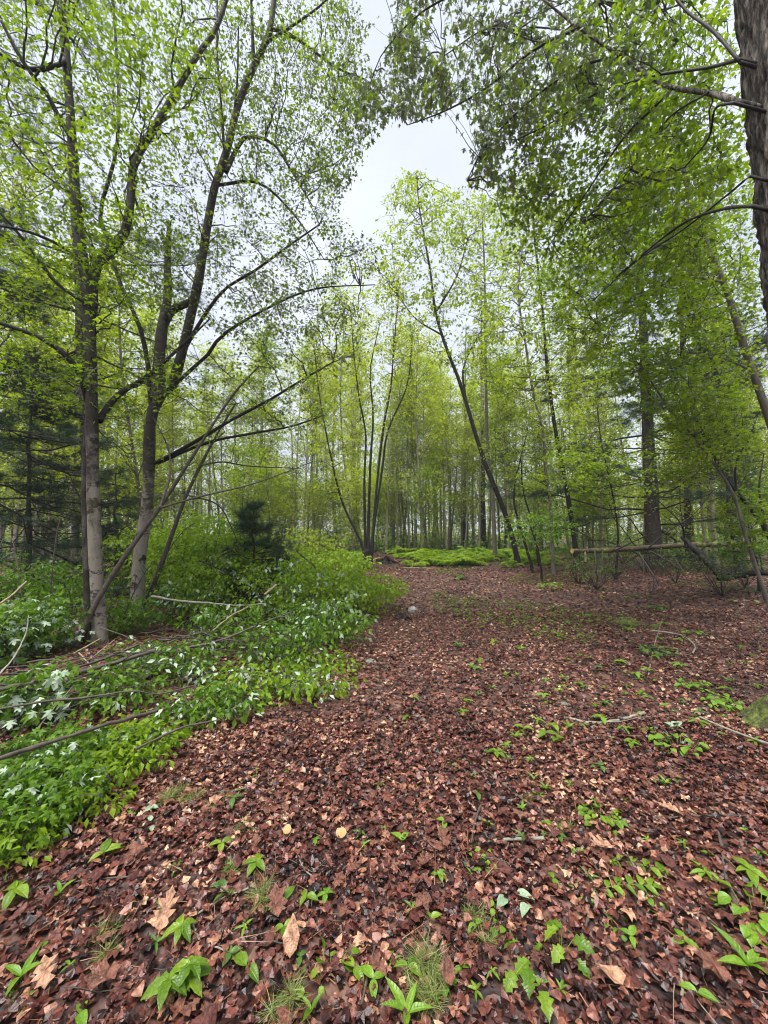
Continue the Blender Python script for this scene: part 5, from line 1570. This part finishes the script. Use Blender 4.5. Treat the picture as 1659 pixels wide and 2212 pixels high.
gb('fallen_stick', 'dry stick standing out of the leaves right of centre bottom', [(1270, 1930), (1272, 1975), (1266, 2015)], [None] * 3, 6, 5, 'stick', 'stick')
gb('fallen_stick', 'slanting stick below the pale crooked branch tip', [(1380, 2080), (1430, 2140), (1500, 2200)], [None] * 3, 5, 4, 'stick', 'stick')
gb('fallen_stick', 'thin bleached stick far out in the middle of the path', [(1240, 1400), (1262, 1398), (1290, 1392)], [None] * 3, 4, 3, 'stick_bare', 'stick')
gb('fallen_stick', 'pale straight stick lying across the far end of the path', [(868, 1227), (900, 1228), (935, 1229)], [None] * 3, 3, 2.5, 'stick_bare', 'stick')
gb('fallen_stick', 'thin upright twig rising from the litter below the log', [(1400, 1470), (1412, 1400), (1432, 1335)], [None, 5.0, 5.1], 2.2, 1.6, 'stick_pale', 'stick')


# ------------------------------------------------------------------ single plants on the litter
def leaf_mesh(key, mk, w, serr=.0, lobes=0, curl=.35, fold=.22):
    R = 8
    t = np.linspace(0, 1, R)
    wid = np.sin(PI * t ** .85) ** .85 * w
    if serr:
        wid = wid * (1 + serr * np.where(np.arange(R) % 2, 1, -1))
    wid[0] = .01; wid[-1] = 0.004
    V = []
    for i in range(R):
        z = -curl * t[i] ** 2 + .10 * t[i]
        V += [(-wid[i], t[i] - abs(wid[i]) * .15, z + fold * wid[i] * 1.2), (-wid[i] * .5, t[i], z + fold * wid[i] * .75), (0, t[i], z), (wid[i] * .5, t[i], z + fold * wid[i] * .75), (wid[i], t[i] - abs(wid[i]) * .15, z + fold * wid[i] * 1.2)]
    Fc = []
    for i in range(R - 1):
        for k in range(4):
            Fc.append([i * 5 + k, i * 5 + k + 1, (i + 1) * 5 + k + 1, (i + 1) * 5 + k])
    a = Acc(); a.add(np.array(V), np.array(Fc))
    return a.mesh('leaf', M[mk])


LEAFM = {}


def leaf_of(shape, mk):
    k = (shape, mk)
    if k not in LEAFM:
        w, s, c, fo = {'creeper': (.24, .10, .42, .35), 'oval': (.27, .03, .30, .4), 'lance': (.14, .03, .35, .5), 'round': (.40, .05, .25, .3), 'oak': (.30, .28, .3, .3), 'maple': (.36, .22, .35, .25)}[shape]
        LEAFM[k] = leaf_mesh(k, mk, w, s, 0, c, fo)
    return LEAFM[k]


def add_leaf(root, me, pos, fwd, up, s, nm='leaf'):
    f = unit(np.asarray(fwd, float)); x = unit(np.cross(f, up)); z = np.cross(x, f)
    o = bpy.data.objects.new(nm, me)
    COL.objects.link(o)
    o.parent = root
    o.matrix_local = Matrix(((x[0] * s, f[0] * s, z[0] * s, pos[0]), (x[1] * s, f[1] * s, z[1] * s, pos[1]), (x[2] * s, f[2] * s, z[2] * s, pos[2]), (0, 0, 0, 1)))


def whorl(root, centre, n, s, me, el=.15, arc=2 * PI, az0=None, jit=.15):
    az0 = RNG.random() * 2 * PI if az0 is None else az0
    for k in range(n):
        a = az0 + arc * (k + .25 * RNG.normal() * .6) / n
        e = el + jit * RNG.normal()
        add_leaf(root, me, centre, (math.cos(a) * math.cos(e), math.sin(a) * math.cos(e), math.sin(e)), (0, 0, 1) + RNG.normal(size=3) * .12, s * (.8 + .35 * RNG.random()))


def plant(kind, label, dx, dy, s, mk='plant', group=None, n=None, name=None):
    """s: leaf length in metres; (dx, dy) the foot of the plant"""
    s *= .82 if kind != 'needles' else .78
    p = gp(dx, dy)
    nm, cat = {'creeper': ('creeper', 'creeper'), 'whorl': ('seedling', 'seedling'), 'trio': ('seedling', 'seedling'), 'pair': ('seedling', 'seedling'), 'sprig': ('leafy_sprig', 'seedling'),
               'clump': ('leafy_clump', 'plant'), 'oak': ('oak_seedling', 'seedling'), 'spear': ('seedling', 'seedling'), 'needles': ('pine_seedling', 'pine seedling'), 'lying': ('cut_leaf_sprig', 'leaf sprig')}[kind]
    root = thing(name or nm, label, cat, p, group)

    def stalk(a, b, r=.0022):
        t = np.linspace(0, 1, 5)[:, None]
        a, b = np.array(a), np.array(b)
        P = a + (b - a) * t + np.array([0, 0, 1]) * (.12 * np.linalg.norm(b - a) * (t * (1 - t)))
        st = Acc(); st.add(*tubes(P, r * (1 - .4 * t[:, 0]), 5))
        st.build('stem', M['green_stem'], root)
    if kind == 'creeper':
        me = leaf_of('creeper', mk)
        k = n or 2
        for j in range(k):
            a = RNG.random() * 2 * PI
            top = np.array([math.cos(a) * s * .5, math.sin(a) * s * .5, s * (.7 + .6 * RNG.random())]) if k > 1 else np.array([0, 0, s * .9])
            stalk((0, 0, -.01), top)
            whorl(root, top, 5, s, me, el=-.05, arc=1.75 * PI, az0=-PI / 2 - .8 * PI + .3 * RNG.normal())
    elif kind in ('whorl', 'spear'):
        me = leaf_of('lance', mk)
        s *= .85
        h = s * (.5 if kind == 'whorl' else .35)
        stalk((0, 0, -.01), (0, 0, h))
        whorl(root, (0, 0, h), n or 5, s, me, el=.2 if kind == 'whorl' else .75)
        if kind == 'whorl' and s > .04:
            whorl(root, (0, 0, h * .55), 3, s * .7, me, el=.1)
    elif kind == 'trio':
        me = leaf_of('oval', mk)
        h = s * .75
        stalk((0, 0, -.01), (0, 0, h))
        whorl(root, (0, 0, h), n or 3, s, me, el=-.05, az0=-PI / 2 + .4 * RNG.normal())
    elif kind == 'pair':
        me = leaf_of('oval', mk)
        h = s * .5
        stalk((0, 0, -.01), (0, 0, h))
        whorl(root, (0, 0, h), n or 2, s, me, el=.1, az0=.5 * RNG.normal())
    elif kind == 'lying':
        me = leaf_of('oval', mk)
        for k in range(n or 3):
            a = RNG.random() * 2 * PI
            add_leaf(root, me, (RNG.normal() * s * .4, RNG.normal() * s * .4, .015 + .02 * RNG.random()), (math.cos(a), math.sin(a), .25), RNG.normal(size=3) * .3 + [0, 0, 1], s)
        stalk((-s * .6, 0, .01), (s * .6, 0, .02), .0018)
    elif kind == 'sprig':
        me = leaf_of('oval', mk)
        a = RNG.random() * .8 - .4
        L = s * (n or 8) * .42
        prev = np.array([-.5 * L * math.cos(a), -.5 * L * math.sin(a), .02])
        t = np.linspace(0, 1, 9)
        P = np.stack([-.5 * L * math.cos(a) + L * t * math.cos(a), -.5 * L * math.sin(a) + L * t * math.sin(a), .012 + .35 * L * t * (1 - t * .8)], 1)
        st = Acc(); st.add(*tubes(P, .002 * (1 - .5 * t), 5))
        st.build('stem', M['green_stem'], root)
        for k in range(n or 8):
            u = (k + .6) / (n or 8)
            q = np.array([np.interp(u, t, P[:, c]) for c in range(3)])
            sd = 1 if k % 2 else -1
            add_leaf(root, me, q, (math.cos(a) * .6 - sd * math.sin(a), math.sin(a) * .6 + sd * math.cos(a), .1), RNG.normal(size=3) * .2 + [0, 0, 1], s * (.8 + .3 * RNG.random()))
        if n is None or n > 2:
            add_leaf(root, me, P[-1], (math.cos(a), math.sin(a), -.1), (0, 0, 1), s)
    elif kind in ('clump', 'oak'):
        me = leaf_of('round' if kind == 'clump' else 'oak', mk)
        k = n or 12
        if kind == 'clump':
            s *= .62; k = int(k * 1.5)
        for j in range(k):
            a = RNG.random() * 2 * PI
            r = s * (2.9 if kind == 'clump' else 1.1) * math.sqrt(RNG.random())
            top = np.array([math.cos(a) * r, math.sin(a) * r * .8, s * (.5 + .9 * RNG.random())])
            stalk((0, 0, -.01) if r < s * .8 else (top[0] * .5, top[1] * .5, -.01), top, .0018)
            b = a + .8 * RNG.normal()
            add_leaf(root, me, top, (math.cos(b), math.sin(b) - .4, -.15 + .25 * RNG.normal()), RNG.normal(size=3) * .25 + [0, 0, 1], s * (.7 + .5 * RNG.random()))
    elif kind == 'needles':
        # a soft tuft of needles round a short stem
        stalk((0, 0, -.01), (0, 0, s * .6), .002)
        c = Acc()
        k = int((n or 150) * 1.6)
        t = RNG.random(k)
        sub = RNG.normal(size=(5, 2)) * s * .28
        j = RNG.integers(5, size=k)
        pos = np.stack([sub[j, 0] + RNG.normal(size=k) * s * .05, sub[j, 1] + RNG.normal(size=k) * s * .05, t * s * .35], 1)
        fw = np.stack([RNG.normal(size=k), RNG.normal(size=k) - .2, .05 + .7 * RNG.random(k)], 1)
        k2 = .0011 / s
        tri = (np.array([(-k2, 0, 0), (k2, 0, 0), (-k2 * .8, .6, .03), (k2 * .8, .6, .03), (0, 1, -.10)]), np.array([[0, 1, 3], [0, 3, 2], [2, 3, 4]]))
        scatter(c, tri, pos, fw, RNG.normal(size=(k, 3)), s * (.45 + .4 * RNG.random(k)))
        o = c.build('needles', M[mk], root, smooth=False, kind='stuff')
    return root


P_ = plant
P_('creeper', 'five-leaved creeper standing up right of the pale oak leaf', 392, 2035, .078, n=1)
P_('creeper', 'large creeper with many drooping leaflets, biggest plant at lower left', 385, 2150, .082, n=4)
P_('spear', 'yellow-green long-leaved plant at the lower left edge', 45, 2130, .12, 'plant_lime', n=4)
P_('clump', 'two rounded leaves beside the yellow-green long-leaved plant', 78, 2110, .055, 'plant_lime', n=3)
P_('trio', 'glossy three-leaved seedling below the tan stumps', 553, 1888, .085, 'plant', n=4)
P_('trio', 'leafy seedling left of the glossy three-leaved seedling', 478, 1842, .07, 'plant', n=3)
P_('pair', 'seedling with two hanging leaves at left of the litter', 222, 1860, .085, 'plant', n=3)
P_('pair', 'small yellow-green pair of leaves below the cut pale sprig', 280, 1765, .055, 'plant_lime')
P_('lying', 'silvery upturned leaves lying at the border of the leaf heap', 330, 1748, .055, 'plant_pale')
P_('lying', 'silvery upturned leaves lying just below the first silvery ones', 345, 1788, .05, 'plant_pale')
P_('pair', 'two-leaved seedling left of the yellow drooping seedling', 612, 1965, .085, 'plant')
P_('trio', 'small oval-leaved seedling between the twig and the yellow drooping seedling', 662, 1955, .06, 'plant')
P_('trio', 'yellow drooping seedling right of the oval-leaved seedling', 704, 1950, .055, 'plant_lime', n=4)
P_('pair', 'two broad oval leaves standing alone at bottom left of centre', 532, 2110, .085, 'plant')
P_('clump', 'drooping clump of leaves at the bottom left of the dark stick', 712, 2130, .07, 'plant', n=7)
P_('pair', 'pair of pointed leaves right beside the dark stick at the bottom', 765, 2110, .075, 'plant')
P_('spear', 'two dark pointed leaves at the bottom under the drooping clump', 672, 2200, .085, 'plant', n=3)
P_('trio', 'big jagged seedling at the left edge above the thin straight stick', 32, 1955, .10, 'plant', n=4)
P_('spear', 'slanting seedling with narrow leaves above the thin straight stick', 130, 1940, .085, 'plant_lime', n=3)
P_('whorl', 'small narrow-leaved star seedling left of the large creeper', 150, 2098, .05, 'plant', n=4)
P_('clump', 'low round-leaved plant at the upper left of the path litter', 551, 1682, .04, 'plant', n=8)
P_('whorl', 'tiny yellow shoot left of the leafy seedling', 390, 1868, .04, 'plant_lime', n=3)
P_('pair', 'small bright seedling at the bottom edge left', 170, 2208, .06, 'plant_lime')
P_('pair', 'dark-leaved seedling below the rotten bark at lower left', 48, 2180, .05, 'plant')
P_('lying', 'grey-green fallen leaves above the wide needle patch', 480, 1935, .065, 'plant_blue', n=5)
P_('oak', 'dark glossy lobed-leaf seedling at lower right of centre', 1162, 2120, .10, 'plant', n=4)
P_('oak', 'bright lobed-leaf seedling up right of the dark glossy one', 1212, 2065, .075, 'plant', n=6)
P_('clump', 'large leafy clump of rounded leaves right of centre', 1302, 1775, .075, 'plant', n=26)
P_('whorl', 'star seedling with pale narrow leaves at left of the small needle tuft', 890, 1972, .055, 'plant', n=5)
P_('whorl', 'star seedling below the large leafy clump', 1244, 1850, .06, 'plant_lime', n=5)
P_('whorl', 'star seedling right of the large tan oak leaf', 1500, 1832, .055, 'plant', n=5)
P_('whorl', 'bright star plant with broad leaves at the right', 1524, 1900, .09, 'plant_lime', n=7)
P_('trio', 'three-leaved plant at the far right above the bright clump', 1622, 1905, .08, 'plant', n=5)
P_('whorl', 'star seedling at the right edge above the three-leaved plant', 1640, 1850, .06, 'plant_lime', n=5)
P_('whorl', 'small star seedling under the grey lichened branch', 1330, 1604, .06, 'plant_lime', n=5)
P_('clump', 'bright leafy clump beneath the slim pale pole', 1464, 1620, .10, 'plant_lime', n=18)
P_('lying', 'silvery leaves above the bright leafy clump', 1455, 1578, .085, 'plant_pale', n=5)
P_('whorl', 'broad star plant between the silvery leaves and the pole', 1510, 1570, .11, 'plant', n=6)
P_('spear', 'narrow bright plant below the bright leafy clump', 1437, 1700, .08, 'plant_lime', n=4)
P_('spear', 'upright light seedling right of the straight dark stick', 1180, 1712, .075, 'plant', n=5)
P_('spear', 'yellowish seedling just left of the upright light seedling', 1153, 1690, .065, 'plant_lime', n=3)
P_('trio', 'dark three-part seedling above the straight dark stick', 1072, 1640, .08, 'plant', n=6)
P_('clump', 'small dark round-leaved plant above the straight dark stick at left', 990, 1655, .045, 'plant', n=8)
P_('pair', 'tall single leaf catching light left of the fallen red leaf', 868, 1830, .075, 'plant_lime')
P_('clump', 'bright rounded seedling at the foot of the short stick', 1030, 1868, .055, 'plant_lime', n=6)
P_('whorl', 'small yellow star seedling under the bright rounded seedling', 1020, 1900, .05, 'plant_lime', n=4)
P_('pair', 'small yellow-green shoot left of the yellow star seedling', 950, 1898, .05, 'plant_lime', n=4)
P_('pair', 'single pale broad leaf right of the lichened stick', 1195, 1912, .065, 'plant_lime')
P_('lying', 'upturned pale leaf in the middle of the lower right litter', 1127, 1955, .085, 'plant_pale', n=3)
P_('clump', 'rounded seedling left below the upturned pale leaf', 1092, 1995, .06, 'plant', n=6)
P_('sprig', 'arching sprig with paired leaves at lower right', 1352, 1930, .065, 'plant', n=10)
P_('sprig', 'drooping sprig end hanging right of the arching sprig', 1414, 1968, .06, 'plant_lime', n=4)
P_('sprig', 'leafy sprig beside the large tan oak leaf', 1370, 1880, .07, 'plant', n=8)
P_('clump', 'small dark leafy plant left of the yellow lone seedling', 1340, 2012, .04, 'plant', n=8)
P_('pair', 'lone yellow seedling in the lower right litter', 1480, 2048, .06, 'plant_lime', n=4)
P_('spear', 'large long-leaved plant at the right edge near the bottom', 1618, 2110, .14, 'plant_lime', n=5)
P_('clump', 'big bright clump of rounded leaves cut by the right edge', 1640, 2000, .10, 'plant_lime', n=16)
P_('pair', 'curled bright leaf on a bent stalk in the bottom right corner', 1508, 2165, .07, 'plant_lime')
P_('spear', 'spear-leaved plant at the bottom edge left of the needle tuft', 878, 2212, .12, 'plant_lime', n=5)
P_('whorl', 'tiny yellow star on the bottom litter left of the large needle tuft', 850, 2085, .04, 'plant_lime', n=4)
P_('whorl', 'tiny yellow star left of the dark glossy lobed seedling', 1064, 2108, .045, 'plant_lime', n=4)
P_('clump', 'green leafy patch on the litter below the log', 1420, 1318, .13, 'plant_blue', n=18)
P_('whorl', 'light leafy plant on the litter under the twiggy bush', 1355, 1366, .16, 'plant', n=9)
P_('clump', 'low spreading blue-green plant right of centre', 1420, 1418, .14, 'plant_blue', n=26)
P_('whorl', 'bright leafy shoot beside the low blue-green plant', 1468, 1445, .13, 'plant_lime', n=8)
P_('whorl', 'bright leafy shoot left of the low blue-green plant', 1340, 1438, .13, 'plant_lime', n=8)
P_('clump', 'low green leaves right of the forked grey branch', 1490, 1372, .10, 'plant_lime', n=14)
P_('clump', 'yellow-green mat of leaves by the mossy foot of the big trunk', 1560, 1530, .10, 'plant_lime', n=34)
P_('clump', 'yellow-green leaves rising left of the mat by the big trunk', 1500, 1490, .10, 'plant_lime', n=20)
P_('clump', 'low green patch at the right side of the far path', 1190, 1272, .20, 'plant_lime', n=16)
P_('whorl', 'feathery tuft in the middle of the path', 990, 1398, .11, 'plant_blue', n=10)

G = 'pine seedlings and needle tufts on the litter'
P_('needles', 'largest pale needle tuft at the bottom centre', 944, 2100, .15, 'needle_pale', n=300)
P_('needles', 'lower part of the double needle tuft at the bottom edge', 925, 2168, .12, 'needle_pale', n=240)
P_('needles', 'slim needle tuft above the largest one', 1020, 1990, .095, 'needle_pale', n=150)
P_('needles', 'needle tuft right of the slim one', 1052, 2032, .095, 'needle_pale', n=150)
P_('needles', 'round green needle tuft left of the large leafy clump', 1214, 1792, .075, 'needle_pale', n=200)
P_('needles', 'small needle tuft above the round one', 1150, 1732, .075, 'needle_pale', n=160)
P_('needles', 'wide needle tuft by the leaf heap at upper left', 370, 1725, .11, 'needle_pale', n=260)
P_('needles', 'needle tuft just right of the wide one', 418, 1728, .10, 'needle_pale', n=220)
P_('needles', 'thin needle tuft right of the leaf heap', 475, 1735, .085, 'needle_pale', n=120)
P_('needles', 'needle tuft above the leafy seedling at left', 522, 1798, .085, 'needle_pale', n=180)
P_('needles', 'needle tuft at lower left beside the pale oak leaf', 215, 2052, .11, 'needle_pale', n=180)
P_('needles', 'wide needle patch left of the two-leaved seedling', 560, 1955, .12, 'needle_pale', n=260)
P_('needles', 'needle tuft under the glossy three-leaved seedling', 492, 1885, .08, 'needle_pale', n=160)
P_('needles', 'needle tuft at the bottom edge left of the dark stick', 622, 2200, .12, 'needle_pale', n=220)
P_('needles', 'needle tuft on the border of the lime leaf heap', 280, 1690, .10, 'needle_pale', n=200)
P_('needles', 'needle tuft at the border under the felled leafy branch', 340, 1660, .10, 'needle_pale', n=200)
P_('needles', 'needle tuft in the distance before the pine', 1355, 1352, .30, 'needle_pale', n=200)

# the many small seedlings nobody could tell apart
GS = 'small seedlings scattered over the leaf litter'
k = 0
while k < 190:
    dx, dy = (330 + 1320 * RNG.random(), 1330 + 860 * RNG.random() ** 1.25) if k < 100 else (1000 + 650 * RNG.random(), 1290 + 330 * RNG.random())
    if dx < 850 - (dy - 1330) * .9 or (dx < 950 and dy < 1450):
        continue
    p = gp(dx, dy)
    kind = ('whorl', 'pair', 'whorl', 'spear', 'trio')[RNG.integers(5)]
    mk = ('plant', 'plant_lime', 'plant', 'plant_blue')[RNG.integers(4)]
    col = {'plant': 'green', 'plant_lime': 'lime', 'plant_blue': 'dark green'}[mk]
    form = {'whorl': 'star-shaped', 'pair': 'two-leaved', 'spear': 'upright narrow', 'trio': 'three-leaved'}[kind]
    row = ('low in the foreground', 'level with the leafy clump', 'level with the dark stick', 'level with the mossy foot', 'below the grey branch', 'below the fallen log')
    row = row[0 if dy > 2000 else 1 if dy > 1800 else 2 if dy > 1640 else 3 if dy > 1500 else 4 if dy > 1400 else 5]
    side = ('by the leaf heap', 'left of the path centre', 'in the path centre', 'right of the path centre', 'toward the big trunk')[0 if dx < 560 else 1 if dx < 780 else 2 if dx < 1050 else 3 if dx < 1350 else 4]
    P_(kind, col + ' ' + form + ' seedling ' + row + ', ' + side, dx, dy, (.03 + .028 * RNG.random() + .004 * p[1]) * (1 if k < 100 else 1.55), mk, GS)
    k += 1

# ------------------------------------------------------------------ single fallen leaves that stand out
def show_leaf(label, dx, dy, s, tmpl, mk, az, tilt=.15):
    p = gp(dx, dy)
    c = Acc(); c.add(*tmpl)
    o = c.build('fallen_leaf', M[mk], None, smooth=False)
    o.location = (p[0], p[1], p[2] + .035)
    o.scale = (s, s, s)
    o.rotation_euler = (tilt, RNG.normal() * .1, az)
    return tag(o, label, 'leaf')


OAKL = fan(mirror([(0, 0, .03), (.03, .12, 0), (.15, .17, .05), (.19, .23, .06), (.07, .30, .0), (.22, .38, .09), (.30, .46, .15), (.24, .49, .08), (.09, .52, 0), (.22, .62, .08), (.29, .74, .16), (.20, .74, .07), (.09, .75, .0),
                   (.13, .86, .05), (.07, .92, .03), (0, 1, .10)]), (0, .5, .0))
show_leaf('pale tan oak leaf with pointed lobes at lower left', 340, 2045, .135, OAKL, 'litter_tan', .15, .5)
show_leaf('large tan oak leaf below the large leafy clump', 1330, 1845, .15, OAKL, 'litter_tan', 1.9, .3)
show_leaf('pinkish tan leaf beside the leafy sprig', 1322, 1885, .10, OAKL, 'litter_red', .6)
show_leaf('tan curled leaf standing near the two broad oval leaves', 626, 2095, .11, BIGDEAD[8], 'litter_tan', .1, .6)
show_leaf('torn pale leaf in the lower left corner', 95, 2165, .10, BIGDEAD[2], 'litter_tan', .7, .3)
show_leaf('reddish pink broad leaf left of the large creeper', 262, 2120, .11, BIGDEAD[3], 'litter_red', 2.2, .2)
show_leaf('large pinkish brown leaf above the dark aslant stick', 600, 2010, .12, BIGDEAD[1], 'litter_red', .4, .2)
show_leaf('hole-pitted brown leaf beside the bottom needle tuft', 975, 2160, .085, BIGDEAD[9], 'litter_red', .2, .6)
show_leaf('broad pale brown leaf at bottom right of centre', 1352, 2145, .10, BIGDEAD[9], 'litter_tan', 1.4, .2)
show_leaf('orange curled leaf left of the round needle tuft', 1148, 1780, .11, BIGDEAD[4], 'litter_red', 1.7, .15)
show_leaf('pinkish leaves left of the bright rounded seedling', 932, 1862, .11, OAKL, 'litter_red', 2.6, .2)
show_leaf('orange lobed leaf below the pinkish leaves', 968, 1850, .10, OAKL, 'litter_red', .2, .3)
show_leaf('tan leaf at the right by the long thin curved stick', 1475, 1772, .11, OAKL, 'litter_tan', 1.2, .2)
show_leaf('pale pinkish leaf in the bottom right corner', 1585, 2150, .11, BIGDEAD[0], 'litter_red', .9, .2)

# ------------------------------------------------------------------ damp air that pales the far trees
def haze():
    a = Acc()
    x0, x1, y0, y1, z0, z1 = -184, 184, -64, 264, -1.6, 34
    V = [(x, y, z) for x in (x0, x1) for y in (y0, y1) for z in (z0, z1)]
    a.add(V, [[0, 1, 3, 2], [4, 6, 7, 5], [0, 4, 5, 1], [2, 3, 7, 6], [0, 2, 6, 4], [1, 5, 7, 3]])
    m, n, l, out = nodes_of("damp_air")
    v = n.new('ShaderNodeVolumePrincipled')
    v.inputs['Color'].default_value = (.93, .96, 1, 1)
    v.inputs['Density'].default_value = HAZE
    l.new(v.outputs[0], out.inputs['Volume'])
    o = a.build('haze', m, None, smooth=False, kind='stuff')
    o['label'] = 'thin damp air paling the far trees'


HAZE = .0010
haze()
